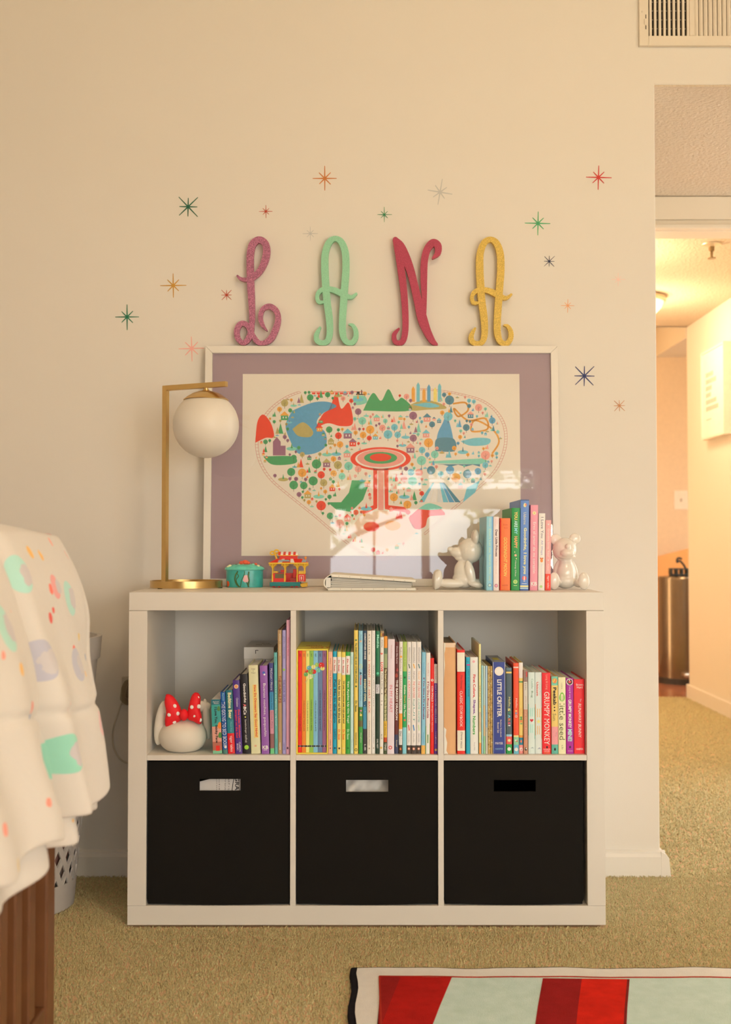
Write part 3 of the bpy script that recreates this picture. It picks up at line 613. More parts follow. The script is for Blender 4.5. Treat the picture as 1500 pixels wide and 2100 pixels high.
book(726.4, 734.8, 1292.8, BB, (222, 182, 78), 'tall mustard yellow spine with a dark green title', G, texts=[('The SNEETCHES AND OTHER STORIES', .10, .43, .3, .72, (40, 80, 40), 'b'), ('Dr. Seuss', .57, .66, .25, .75, (50, 80, 40), 'b'), ('RANDOM HOUSE', .83, .93, .32, .68, K)], decor=[('s', .5, .08, .0032, (40, 90, 40)), ('s', .5, .455, .0032, (40, 90, 40)), ('c', .5, .968, .0032, K), ('c', .5, .968, .0020, Yl)])
book(736, 744.4, 1293.8, BB, (138, 178, 184), 'tall spine, light blue above and grass green below', G, bands=[(.62, .73, (70, 120, 50)), (.73, .78, (100, 90, 50)), (.78, 1, (60, 140, 56))], texts=[('Mandango', .03, .09, .35, .7, (70, 110, 120)), ('&', .335, .36, .25, .75, (20, 60, 80), 'b'), ('Opus', .36, .44, .25, .75, (210, 70, 50), 'b'), ('the Dream Story', .45, .57, .3, .7, (80, 110, 120)), ('Houghton', .83, .91, .35, .7, Wt)], decor=[('c', .5, .085, .0026, (220, 170, 120)), ('l', .5, .29, .006, (190, 190, 130)), ('c', .55, .65, .0022, (200, 120, 130)), ('f', .55, .685, .0034, (236, 190, 90)), ('c', .4, .67, .001, Wt)])
book(745, 752.9, 1293.4, BB, (46, 66, 78), 'tall dark navy spine turning teal and brown near the foot', G, bands=[(.42, .62, (46, 92, 104)), (.62, .80, (70, 136, 146)), (.80, 1, (66, 58, 52))], texts=[('CHRISTOPHER DENISE', .02, .235, .3, .75, Wt, 'b'), ('KNIGHT OWL', .395, .58, .22, .8, (240, 200, 140), 'b'), ('LB', .925, .975, .3, .75, Wt)], decor=[('c', .5, .36, .0008, Wt), ('c', .4, .61, .0008, Wt), ('c', .6, .66, .0006, Wt)])
book(753.3, 762.4, 1293.8, BB, (214, 196, 164), 'tall cream spine with widely spaced red capitals', G, texts=[('K L A S S E N', .03, .19, .35, .65, (70, 60, 50)), ('I  WANT  MY  HAT  BACK', .24, .67, .26, .72, (196, 80, 50)), ('CANDLEWICK PRESS', .73, .93, .4, .6, (120, 105, 85))], decor=[('c', .5, .955, .0018, (150, 130, 100))])
book(762.8, 770.2, 1293.3, BB, (218, 206, 184), 'tall off-white spine with tiny grey lettering', G, texts=[('. . . . . . . .', .03, .16, .46, .54, (140, 110, 80)), ('THIS IS NOT MY HAT', .28, .62, .42, .60, (120, 100, 90)), ('CANDLEWICK PRESS', .70, .92, .42, .58, (150, 130, 110))], decor=[('c', .5, .955, .0014, (150, 130, 100))])
book(770.5, 778.6, 1294.3, BB, (36, 106, 66), 'tall spine, emerald above and blackish green below', G, bands=[(.37, 1, (34, 54, 36)), (.435, .51, (196, 186, 170))], texts=[('Matilda', .03, .14, .22, .78, (150, 200, 160), 'b'), ('Dahl', .445, .50, .2, .8, (120, 110, 100)), ('DIAL NEST', .88, .955, .3, .68, Wt)], decor=[('c', .5, .345, .0030, (90, 180, 130))], lean=1.0)
book(779, 786.6, 1294.3, BB, (216, 202, 172), 'tall cream spine with flowers above and one bright red word', G, bands=[(0, .05, (150, 120, 80))], texts=[('Corky', .07, .135, .3, .7, (60, 50, 45)), ('LOVE', .255, .33, .15, .8, (206, 40, 40), 'b'), ('Finds a Way', .345, .475, .3, .72, (50, 45, 40)), ('BLUE', .84, .88, .3, .7, (120, 110, 80))], decor=[('l', .3, .03, .004, (200, 150, 60)), ('l', .8, .03, .004, (120, 60, 40)), ('h', .4, .185, .003, (220, 110, 90)), ('r', .5, .51, .0012, K, .0008), ('r', .5, .57, .0018, (90, 60, 50), .0005), ('r', .4, .60, .0018, (90, 60, 50), .0005), ('c', .4, .95, .0026, (210, 160, 60))], lean=1.4)
book(787.2, 794.0, 1305, BB, (108, 110, 62), 'olive patterned spine with an orange top', G, bands=[(0, .10, (226, 132, 36)), (.10, .15, (90, 110, 80)), (.15, .27, (146, 150, 96)), (.27, .50, (92, 74, 40)), (.72, .86, (206, 160, 50)), (.86, .90, (180, 70, 30)), (.90, 1, (60, 72, 40))], texts=[('The Smart Cookie That Would Not Eat the Garden', .28, .72, .2, .8, (220, 200, 140), 'b'), ('of Tacos', .74, .84, .3, .7, (90, 60, 20)), ('TINES', .91, .97, .2, .8, Wt)], lean=1.2)
book(794.4, 808.8, 1311, BB, (214, 190, 176), 'thick pale pink ribbed spine with a thin red title', G, texts=[('Witek/Roussey', .05, .17, .4, .62, (180, 130, 120)), ('IN MY HEART', .40, .64, .30, .70, (200, 90, 90))], decor=[('c', .45, .945, .0042, (206, 50, 50)), ('c', .45, .945, .0024, Wt)], lean=1.6)
book(809.2, 817.6, 1316.7, BB, (98, 44, 36), 'maroon spine with bold white capitals', G, bands=[(.83, 1, (56, 58, 76))], texts=[('Devin Elle Kurtz', .04, .195, .3, .68, (214, 190, 170)), ('THE BAKERY DRAGON', .34, .70, .25, .78, Wt, 'b'), ('Knopf', .88, .94, .3, .7, (220, 190, 120))], decor=[('l', .6, .25, .004, (150, 60, 50)), ('l', .4, .30, .005, (160, 70, 50))], lean=1.6)
book(818.1, 825.4, 1316.1, BB, (222, 206, 178), 'white spine with orange blocks and tall brown capitals', G, bands=[(.64, .78, (232, 140, 50)), (.79, .92, (206, 194, 170)), (.92, 1, (60, 44, 30))], texts=[('Rubin', .05, .12, .3, .7, (120, 80, 50), 'i'), ('Salmieri', .15, .26, .3, .7, (120, 80, 50), 'i'), ('DRAGONS LOVE TACOS', .30, .61, .25, .75, (150, 110, 70)), ('Dial', .80, .84, .2, .75, (60, 50, 40))], decor=[('c', .5, .135, .0028, (230, 150, 50)), ('r', .5, .865, .0035, K, .0004), ('l', .5, .955, .003, (220, 110, 40))], lean=1.4)
book(825.9, 834.1, 1316.4, BB, (160, 176, 78), 'spine in lime, green and sky blue thirds', G, bands=[(.265, .765, (44, 146, 74)), (.765, 1, (130, 184, 184))], texts=[('Lundstrom  & Tang', .05, .22, .35, .65, (90, 110, 50)), ('Zombies', .385, .47, .28, .75, (210, 226, 160), 'b'), ("Don't", .48, .55, .28, .75, (200, 150, 70), 'b'), ('Like Tacos', .56, .67, .28, .75, (210, 226, 160), 'b')], decor=[('c', .5, .32, .0022, (30, 70, 30)), ('c', .5, .70, .0025, (220, 110, 70))], lean=1.2)
def crayon(a, c, label, w1, w2, w3, q1, q2, cq, pt, ce):
    book(a, c, 1316.4, BB, (222, 210, 190), label, G, bands=[(.925, 1, (70, 56, 44))], texts=[('DREW DAYWALT', .05, .19, .55, .75, (110, 100, 90)), ('OLIVER JEFFERS', .05, .19, .28, .48, (110, 100, 90)), (w1, .26, .34, .3, .72, q1, 'i'), (w2, .35, .50, .3, .75, q2, 'i'), (w3, .51, .72, .3, .72, cq, 'i'), ('PHILOMEL', .82, .90, .42, .62, (130, 120, 110))], decor=[('p', 0, 0, 0, pt, [(.3, .20), (.5, .195), (.75, .235), (.55, .24)]), ('p', 0, 0, 0, ce, [(.3, .745), (.5, .74), (.7, .79), (.5, .795)]), ('c', .5, .955, .0030, (216, 120, 70)), ('c', .5, .955, .0016, Wt)], lean=1.0)
crayon(834.7, 843.2, 'white crayon-lettered spine next to the lime and green one', 'THE', 'CRAYON', 'BOOK OF PALS', (110, 160, 180), (214, 80, 80), (140, 170, 110), (70, 90, 70), (214, 60, 50))
crayon(843.7, 853.9, 'white crayon-lettered spine between two others like it', 'THE DAY', 'THE CRAYONS', 'QUIT', (140, 120, 110), (200, 80, 60), (110, 150, 130), (220, 160, 70), (60, 120, 160))
crayon(854.5, 863.8, 'white crayon-lettered spine next to the light blue one', 'THE DAY', 'THE CRAYONS', 'CAME HOME', (230, 150, 60), (206, 90, 60), (110, 170, 140), (80, 120, 110), (190, 200, 130))
book(864.3, 872.6, 1337.7, BB, (128, 174, 196), 'light blue spine with an orange checked foot', G, bands=[(.915, 1, (232, 160, 70))], texts=[('Numeroff/Bond', .10, .21, .4, .68, (80, 120, 150)), ('If You Give a Pig a Pancake', .25, .66, .26, .76, (120, 50, 80), 'b'), ('HarperCollins', .79, .90, .35, .65, (70, 110, 140))], decor=[('r', .5, .957, .0045, (240, 190, 110), .0004), ('r', .5, .935, .0045, (240, 190, 110), .0004), ('r', .5, .978, .0045, (240, 190, 110), .0004)], lean=1.6)
book(873.2, 882.2, 1339, BB, (226, 214, 192), 'white spine with a slanted green foot', G, texts=[('Numeroff/Bond', .10, .23, .4, .66, (190, 130, 120)), ('If You Give a Mouse a Cookie', .285, .645, .28, .76, (150, 40, 50), 'b')], decor=[('p', 0, 0, 0, (100, 176, 40), [(0, .725), (1, .70), (1, 1), (0, 1)]), ('r', .5, .85, .0010, (60, 130, 30), .010)], lean=1.4)
book(882.7, 890.4, 1350, BB, (222, 36, 26), 'bright red spine in the middle cubby with white capitals', G, texts=[('CON POLLO', .29, .455, .28, .76, Wt, 'b'), ('A Bilingual Playtime Adventure', .47, .77, .3, .7, Wt)], decor=[('c', .5, .23, .0030, Wt), ('l', .5, .23, .0018, (220, 120, 60))], lean=.8)
book(891, 898.6, 1362, BB, (98, 60, 136), 'violet spine with a white top beside the divider', G, bands=[(0, .215, (220, 208, 192))], texts=[('Garvin-Lilly Reid', .03, .17, .3, .66, (130, 110, 130)), ('WHY A DAUGHTER NEEDS A DAD', .225, .66, .26, .76, Wt), ('Lang', .755, .81, .3, .75, (210, 190, 220)), ('Flores', .83, .89, .3, .75, (210, 190, 220))], decor=[('h', .5, .82, .0016, Wt), ('c', .5, .957, .0028, (200, 170, 90))])
# ---- third cubby
G = G3; BC = 1545.0
book(910.9, 935.8, 1318.6, 1546.5, (206, 152, 98), 'worn tan cloth-bound book with a frayed pale edge', G, bands=[(0, .04, (214, 180, 140))], rough=0.85, depth=0.2, pages=M((140, 116, 84), 0.9), bulge=0.003,
     decor=[('p', 0, 0, 0, (222, 200, 164), [(0, 0), (.14, 0), (.12, .06), (.04, .1), (.09, .2), (.03, .3), (0, .34)]), ('p', 0, 0, 0, (226, 206, 172), [(0, .76), (.2, .78), (.14, .84), (.26, .9), (.2, .97), (.34, 1), (0, 1)]), ('p', 0, 0, 0, (170, 120, 74), [(.93, .02), (1, .02), (1, 1), (.93, 1), (.96, .6)])])
book(938.2, 954.4, 1333, BC, (214, 40, 24), 'red spine with cream panels at its head and foot', G, bands=[(.025, .21, (222, 202, 164)), (.21, .215, (180, 30, 20)), (.775, .97, (222, 202, 164))], texts=[('The Disney', .24, .375, .4, .66, (60, 30, 24), 'i'), ('CLASSIC STORYBOOK', .395, .74, .34, .68, (240, 210, 190)), ('Disney', .79, .87, .4, .7, K, 'i'), ('PRESS', .88, .945, .42, .62, K)])
book(956.6, 964.6, 1348, BC, (24, 146, 152), 'turquoise spine between the red and the white one', G, texts=[('LADY AND THE TRAMP', .13, .41, .45, .78, (16, 80, 90))], decor=[('c', .35, .05, .0008, K), ('c', .7, .05, .0008, K), ('r', .6, .08, .0036, (200, 50, 110), .0016)], hard=False)
book(965.1, 981.4, 1348, BC, (214, 208, 194), 'thick white spine with a red, violet and green title', G, texts=[('First Colors,', .18, .42, .3, .68, (200, 40, 40), 'b'), ('Shapes,', .44, .59, .3, .68, (110, 50, 120), 'b'), ('Numbers', .61, .80, .3, .68, (60, 150, 60), 'b'), ('Disney PRESS', .88, .965, .42, .6, (140, 130, 120))], decor=[('c', .45, .045, .0030, (220, 150, 140))])
book(983, 987.4, 1321, BC, (216, 200, 124), 'very thin tall yellow paper spine', G, bands=[(.62, .80, (200, 170, 120)), (.9, 1, (220, 140, 70))], texts=[('EMMA AND THE KITE', .38, .58, .3, .75, (150, 90, 40)), ('LITTLE ONES', .06, .18, .3, .7, (160, 140, 80))], hard=False, depth=0.19)
book(988.2, 991.8, 1365, BC, (150, 184, 170), 'very thin pale teal spine beside the thin yellow one', G, hard=False, depth=0.15)
book(992.3, 996, 1365.8, BC, (190, 196, 162), 'very thin cream and green spine', G, bands=[(.45, .8, (214, 180, 120)), (.8, 1, (150, 190, 130))], hard=False, depth=0.15)
book(996.4, 1000.8, 1365.8, BC, (160, 178, 184), 'very thin grey blue spine', G, bands=[(.7, 1, (190, 180, 150))], texts=[('a lift and look book', .5, .75, .35, .65, (100, 120, 140))], hard=False, depth=0.15)
book(1001.2, 1005.8, 1366.6, BC, (182, 144, 78), 'thin gold-foil spine next to the grey blue one', G, decor=[('l', .5 + .3 * (-1) ** k, .04 + k * .045, .0016, (110, 76, 34) if k % 2 else (226, 200, 140)) for k in range(21)], depth=0.16)
book(1006.2, 1010.6, 1366.6, BC, (176, 136, 70), 'thin gold-foil spine next to the blue boxed set', G, decor=[('l', .5 + .3 * (-1) ** k, .06 + k * .045, .0016, (100, 70, 30) if k % 3 else (230, 206, 150)) for k in range(20)], depth=0.16)
r = book(1011.7, 1037.4, 1358, BC, (40, 54, 112), 'thick royal blue boxed set with bold white capitals', G, texts=[('LITTLE CRITTER', .19, .60, .34, .70, Wt, 'b'), ('Bedtime Storybook', .63, .82, .55, .70, (220, 200, 160)), ('Boxed Set', .66, .775, .34, .50, (220, 200, 160)), ('MAYER', .875, .90, .18, .80, Wt, 'h'), ('HARPER', .94, .957, .18, .80, (130, 170, 200), 'h')],
     decor=[('c', .5, .10, .0105, (232, 214, 176)), ('c', .5, .10, .0085, (226, 180, 110)), ('c', .5, .10, .0080, (236, 220, 190)), ('p', 0, 0, 0, (196, 186, 180), [(.96, 0), (1, 0), (1, 1), (.96, 1)]), ('p', 0, 0, 0, (196, 186, 180), [(0, 0), (.035, 0), (.035, 1), (0, 1)])], hard=False, depth=0.16, kind='boxed_set', pages=M((150, 146, 140), 0.6))
r['category'] = 'boxed set'
b = MB(); b.box(0.008, 0.022, 0.05, 0.10, 0, 0.0003)
o = b.build('price_sticker', M((180, 160, 60), 0.6), r); o.location = (-0.0, 0, 0.2135); 
dot = lambda t, q: ('c', .5, t, .0042, q)
book(1038.8, 1050.8, 1369.7, BC, (72, 84, 82), 'slate grey board book with a red and green foot', G, bands=[(0, .03, (90, 110, 110)), (.045, .065, (236, 180, 90)), (.775, .80, (140, 180, 184)), (.80, .89, (220, 84, 70)), (.89, 1, (44, 140, 62))], texts=[('Hello,', .34, .46, .35, .75, (240, 200, 110), 'i'), ('S', .47, .505, .3, .72, (240, 200, 110), 'b'), ('T', .51, .54, .3, .72, (60, 160, 90), 'b'), ('A', .545, .585, .3, .72, (120, 180, 220), 'b'), ('R', .59, .625, .3, .72, (230, 110, 60), 'b'), ('S', .63, .66, .3, .72, (220, 84, 90), 'b'), ('!', .665, .68, .3, .72, Wt, 'b')], decor=[('f', .5, .845, .0044, (240, 210, 130)), dot(.945, (232, 220, 210))], depth=0.13)
book(1053.9, 1064.7, 1360, BC, (228, 74, 40), 'orange red board book with a teal foot', G, bands=[(.04, .055, (238, 180, 150)), (.795, .815, (240, 190, 110)), (.815, .90, (130, 180, 130)), (.90, 1, (96, 160, 160))], texts=[('Hello,', .39, .50, .35, .75, (240, 190, 160), 'i'), ('A', .515, .54, .3, .72, (240, 200, 120), 'b'), ('B', .545, .565, .3, .72, (110, 160, 170), 'b'), ('C!', .57, .60, .3, .72, (200, 200, 180), 'b')], decor=[('c', .4, .85, .0020, Wt), ('c', .65, .86, .0018, (200, 80, 60)), dot(.95, (232, 220, 210))], depth=0.15)
book(1065.2, 1073.6, 1359, BC, (234, 186, 92), 'yellow board book with a pale pink head and pink foot', G, bands=[(0, .17, (234, 208, 186)), (.205, .22, (70, 140, 80)), (.80, .825, (236, 140, 50)), (.825, .905, (40, 120, 128)), (.905, 1, (230, 130, 112))], texts=[('Hello,', .50, .58, .3, .72, (230, 150, 90), 'i'), ('M', .595, .63, .25, .78, (50, 140, 70), 'b'), ('E', .635, .66, .25, .78, (210, 80, 60), 'b'), ('!', .665, .68, .25, .78, (80, 150, 90), 'b')], decor=[('l', .5, .865, .0034, (220, 110, 70)), dot(.953, (236, 214, 200))], depth=0.15)
book(1074.8, 1083.2, 1374.5, BC, (186, 128, 92), 'worn tan paperback with a faded grey head', G, bands=[(0, .14, (140, 110, 90)), (.14, .47, (196, 180, 150))], texts=[('R O A L D  D A H L', .03, .24, .3, .65, (90, 70, 60)), ('JAMES AND', .31, .46, .32, .65, (170, 120, 100)), ('the Giant Peach', .48, .80, .3, .7, (210, 160, 120))], decor=[('r', .75, .05, .0016, (190, 60, 50), .006), ('l', .5, .94, .004, (40, 34, 30)), ('l', .6, .935, .002, Wt)], hard=False, depth=0.12)
def slant(q): return ('p', 0, 0, 0, q, [(0, .39), (1, .435), (1, .82), (0, .775)])
book(1084.2, 1098, 1378.8, BC, (200, 206, 186), 'pale mint spine with a green diagonal band and red heart', G, texts=[('Cuddle', .08, .20, .45, .75, (120, 150, 120)), ('Bug', .23, .31, .38, .72, (60, 110, 70))], decor=[slant((110, 178, 140)), ('h', .5, .59, .0042, (200, 50, 50)), ('p', 0, 0, 0, (150, 160, 145), [(.3, .935), (.6, .915), (.85, .935), (.6, .93)])] + [('r', u, t, .0009, (150, 200, 166), .010) for u in (.35, .65) for t in (.49, .69)], pages=PAGESW, depth=0.15)
book(1098.4, 1112.4, 1379, BC, (204, 202, 190), 'white spine with an orange diagonal band and yellow star', G, texts=[('Unicorn', .12, .29, .18, .48, (206, 70, 50), 'b'), ('I Love You', .13, .28, .62, .78, (150, 160, 150))], decor=[slant((236, 128, 40)), ('s', .5, .605, .0058, (236, 214, 110)), ('p', 0, 0, 0, (150, 155, 150), [(.3, .945), (.6, .92), (.85, .945), (.6, .94)])] + [('r', u, t, .0009, (240, 170, 100), .010) for u in (.35, .65) for t in (.50, .71)], pages=PAGESW, depth=0.15)
book(1112.9, 1130.2, 1380, BC, (218, 36, 38), 'thick scarlet spine with large white rounded capitals', G, texts=[('Lang & Lang', .025, .205, .38, .68, (240, 150, 120)), ('GRUMPY MONKEY', .235, .885, .22, .86, Wt), ('RANDOM', .935, .95, .12, .92, Wt, 'h'), ('HOUSE', .957, .972, .2, .85, Wt, 'h'), ('STUDIO', .98, .99, .2, .85, (240, 180, 90), 'h')], decor=[('l', .55, .915, .003, K)], pages=PAGESW, depth=0.17)
book(1131.8, 1145.6, 1387.5, BC, (236, 180, 92), 'amber spine with a small smiling sun at its head', G, bands=[(0, .115, (110, 178, 140)), (.65, .88, (226, 140, 128)), (.88, 1, (90, 160, 128))], texts=[('Peekab', .14, .37, .25, .75, K, 'b'), ('Sun', .48, .57, .2, .7, (130, 110, 60)), ('Nosy', .72, .78, .6, .75, (150, 110, 110))], decor=[('f', .5, .055, .0072, (230, 110, 60)), ('c', .5, .055, .0054, (244, 190, 80)), ('c', .38, .05, .0005, K), ('c', .62, .05, .0005, K), ('c', .45, .40, .0017, K), ('c', .45, .44, .0017, K), ('l', .5, .94, .0034, K)] + [('c', .2 + .6 * ((k * 37) % 10) / 10, .66 + .02 * k, .0004, (170, 110, 120)) for k in range(10)], pages=PAGESW, depth=0.16)
book(1146.1, 1161.3, 1389, BC, (226, 212, 146), 'pale yellow spine with a green leaf', G, texts=[('LEIN', .075, .15, .4, .55, (150, 130, 90)), ('little seed', .345, .815, .12, .86, (90, 90, 40)), ('cb', .88, .94, .4, .65, (140, 130, 90))], decor=[('l', .5, .255, .0105, (120, 176, 60)), ('r', .5, .27, .0003, (70, 120, 40), .006), ('c', .35, .29, .0005, K), ('c', .6, .29, .0005, K)], pages=PAGESW, depth=0.16)
book(1162, 1177.2, 1391, BC, (158, 30, 122), 'magenta spine with a white ring at the top', G, texts=[('Lang & Lang', .11, .265, .35, .65, (226, 170, 200)), ('GRUMPY MONKEY', .28, .66, .28, .72, Wt, 'b'), ('MINE!', .675, .835, .2, .8, (170, 210, 226), 'b'), ('STUDIO', .955, .97, .2, .85, (220, 170, 200), 'h')], decor=[('c', .5, .05, .0078, Wt), ('c', .5, .05, .0062, (60, 40, 40)), ('h', .5, .05, .0038, (214, 80, 60)), ('l', .5, .91, .003, K)], pages=PAGESW, depth=0.16)
book(1178, 1199.8, 1393, BC, (222, 34, 40), 'thickest red spine standing at the end of its row by the side panel', G, texts=[('Brown', .06, .087, .22, .88, Wt, 'h'), ('Hurd', .092, .125, .28, .82, Wt, 'h'), ('The', .26, .305, .58, .70, (240, 190, 180), 'i'), ('RUNAWAY BUNNY', .33, .78, .4, .68, Wt, 'i'), ('HARPER', .925, .95, .2, .86, Wt, 'h')], pages=PAGESW, depth=0.16)
# ---- on top of the unit, between the bookends
YT = P(1060, 1210.6, -0.31).y
YT = -0.315; BT = 1210.6; G = G4; kw = dict(Y=YT, zb=ZT)
book(998, 1011.6, 1059.3, BT, (140, 182, 190), 'pale blue spine beside the seated bear with a snout in profile', G, texts=[('Disney', .03, .14, .35, .6, (210, 226, 226), 'i'), ("Don't Let the Storm Win", .17, .78, .38, .68, (196, 206, 150)), ('Little Baby', .80, .87, .3, .6, (200, 190, 130))], decor=[('c', .5, .93, .0044, (90, 110, 130)), ('c', .5, .93, .0034, (180, 200, 210)), ('p', 0, 0, 0, (106, 150, 172), [(.8, 0), (1, 0), (1, 1), (.8, 1)])], lean=.8, depth=.17, **kw)
book(1012.2, 1024.0, 1060, BT, (236, 196, 172), 'pale pink spine with a small brown title, next to the pale blue one', G, texts=[('Disney', .03, .10, .55, .75, (214, 150, 140), 'i'), ('Princess', .03, .13, .28, .48, (214, 150, 140), 'i'), ('Dear Little Princess', .175, .54, .35, .75, (90, 60, 60), 'b'), ('A Bedtime Book', .57, .78, .42, .6, (200, 160, 140))], decor=[('c', .5, .935, .0042, (150, 90, 100)), ('c', .5, .935, .0034, (232, 150, 150))], lean=.5, depth=.15, **kw)
book(1025.6, 1046.8, 1063, BT, (236, 104, 40), 'thick bright orange spine with yellow slanted capitals', G, bands=[], texts=[('Brown', .08, .10, .3, .75, (200, 70, 30), 'h'), ('Hurd', .125, .145, .38, .72, (200, 70, 30), 'h'), ('GOODNIGHT MOON', .265, .80, .36, .68, (244, 200, 90), 'i'), ('HARPER', .92, .94, .2, .8, (190, 70, 30), 'h')], decor=[('p', 0, 0, 0, (206, 30, 30), [(0, 0), (.09, .01), (.09, 1), (0, 1)])], lean=1.0, depth=.16, **kw)
book(1048.6, 1065.8, 1042, BT, (40, 132, 58), 'green spine with multicoloured playful capitals', G, texts=[('YOU', .045, .145, .32, .72, (240, 180, 90), 'b'), ('ARE', .155, .235, .32, .72, (170, 200, 170), 'b'), ('MY', .245, .32, .32, .72, (130, 190, 190), 'b'), ('HAPPY', .345, .49, .32, .72, (236, 150, 90), 'b'), ('Hoang Chua', .64, .83, .4, .6, (210, 226, 200))], decor=[('f', .5, .575, .0036, (240, 150, 130)), ('f', .5, .575, .0014, Yl), ('l', .4, .535, .0016, (240, 210, 130)), ('l', .6, .615, .0016, (240, 210, 130)), ('c', .5, .895, .0050, (190, 214, 120)), ('c', .5, .895, .0036, (150, 190, 90)), ('r', .5, .94, .0042, (190, 214, 120), .0006)], lean=1.9, depth=.19, **kw)
book(1066.8, 1084.2, 1025, BT, (92, 122, 164), 'tallest spine of the top row, blue with yellow lettering', G, bands=[(.945, .965, (244, 206, 130)), (.972, .985, (170, 190, 210)), (0, .012, (60, 84, 120)), (.99, 1, (50, 80, 140))], texts=[('Usborne', .14, .275, .35, .68, (244, 226, 150)), ('Goodnight,', .31, .56, .3, .76, (250, 226, 130), 'b'), ('I love you', .585, .82, .3, .76, (250, 226, 130), 'b')], decor=[('l', .5, .06, .0052, (236, 200, 130)), ('l', .62, .055, .0030, (226, 120, 80)), ('c', .5, .865, .0052, (226, 90, 80)), ('r', .5, .865, .0013, Wt, .0048), ('r', .5, .898, .0016, (240, 226, 190), .0010), ('r', .5, .925, .0060, (210, 220, 226), .0005)], lean=2.2, depth=.21, **kw)
book(1087.4, 1103, 1036, BT, (238, 136, 136), 'rose pink spine with a yellow flower near the top', G, texts=[('Eres el amor de mi corazón', .20, .80, .35, .72, Wt), ('KB', .90, .945, .1, .92, Wt, 'hb')], decor=[('f', .5, .095, .0056, (246, 220, 140)), ('c', .5, .095, .0014, (190, 150, 60)), ('r', .5, .955, .0062, Wt, .0004)], lean=2.0, depth=.17, **kw)
book(1104, 1117.4, 1053, BT, (232, 222, 208), 'white spine with a dark slate title and a small orange bear', G, texts=[('I Love You', .05, .32, .35, .75, (90, 76, 96)), ('All Ways', .35, .54, .3, .7, (150, 140, 160)), ('Marianne Richmond', .66, .88, .42, .6, (190, 180, 180))], decor=[('l', .5, .61, .0050, (222, 130, 60)), ('c', .35, .585, .0018, (200, 100, 50)), ('c', .65, .585, .0018, (200, 100, 50)), ('c', .45, .95, .0032, (170, 190, 110))], lean=2.2, depth=.17, **kw)
book(1118.4, 1130.0, 1067, BT, (238, 150, 134), 'shorter coral pink spine with a red foot, beside the bear facing the room', G, bands=[(.765, 1, (220, 66, 46))], texts=[('Grandma loves You!', .12, .52, .35, .7, (244, 224, 170)), ('Aitken', .62, .72, .4, .62, (244, 224, 190)), ('tiger tales', .79, .97, .32, .72, (248, 230, 190))], decor=[('h', .5, .06, .0022, (246, 226, 210)), ('h', .5, .57, .0018, (246, 226, 210))], lean=1.8, depth=.16, **kw)
# ------------------------------------------------------------------ framed map print leaning on the wall
frb0, frb1 = -0.062, -0.033      # front face at the foot and at the top edge
TLb = P(415, 1201.5, frb0); TRb = P(1152, 1201.5, frb0); TLt = P(422, 709.5, frb1); TRt = P(1144, 710.0, frb1)
O = Vector(((TLb.x + TRb.x) / 2, frb0, ZT + 0.0006)); FW = 0.5 * ((TRb.x - TLb.x) + (TRt.x - TLt.x)); up = Vector((0, frb1 - frb0, TLt.z - ZT)); FH = up.length; fu = up.normalized(); fr_ = Vector((1, 0, 0)); fn = fr_.cross(fu) * 1.0   # fn points into the wall
if fn.y < 0: fn = -fn
ftilt = math.asin(fu.y)
def fp(u, v, w=0.0): return O + fr_ * u + fu * v + fn * w
def fpix(px, py, w=0.0):
    """frame coordinates of a pixel"""
    d = ray(px, py); k = ((O + fn * w) - CAM).dot(fn) / d.dot(fn); q = CAM + d * k - O
    return q.dot(fr_), q.dot(fu)
pic = thing('framed_print', 'large white frame with a heart-shaped map print on a purple mount, leaning on the wall', 'picture', tuple(O))
BW = 0.0195; hw = FW / 2
frm = M((0.82, 0.80, 0.755), 0.38, raw=True, noise=(8, 0.01))
def bar(poly):
    b = MB(); b.prism(poly, lambda p: fp(p[0], p[1], 0), lambda p: fp(p[0], p[1], 0.021)); b.build('frame_bar', frm, pic, bevel=0.0008)
e = 0.0002
bar([(-hw, e), (hw, e), (hw - BW, BW), (-hw + BW, BW)]); bar([(-hw, FH), (-hw + BW, FH - BW), (hw - BW, FH - BW), (hw, FH)])
bar([(-hw, 2 * e), (-hw + BW - e, BW + e), (-hw + BW - e, FH - BW - e), (-hw, FH - 2 * e)]); bar([(hw, 2 * e), (hw, FH - 2 * e), (hw - BW + e, FH - BW - e), (hw - BW + e, BW + e)])
def sheet(name, u0, u1, v0, v1, w, th, m):
    b = MB(); b.prism([(u0, v0), (u1, v0), (u1, v1), (u0, v1)], lambda p: fp(p[0], p[1], w), lambda p: fp(p[0], p[1], w + th)); return b.build(name, m, pic)
sheet('backing', -hw + BW, hw - BW, BW, FH - BW, 0.012, 0.006, M((160, 150, 140), 0.8))
sheet('mount', -hw + BW, hw - BW, BW, FH - BW, 0.009, 0.002, M((150, 124, 118), 0.8, gain=0.76, noise=(10, 0.05)))
a = fpix(499.5, 767, 0.0085); c = fpix(1065, 767, 0.0085); g = fpix(494, 1140, 0.0085)
PU0, PU1, PV1, PV0 = (a[0] + g[0]) / 2, -(a[0] + g[0]) / 2 + 0.0, a[1], g[1]
PU1 = fpix(1067.5, 950, 0.0085)[0]
sheet('paper', PU0, PU1, PV0, PV1, 0.0080, 0.0008, M((0.86, 0.83, 0.77), 0.8, raw=True, noise=(20, 0.015)))
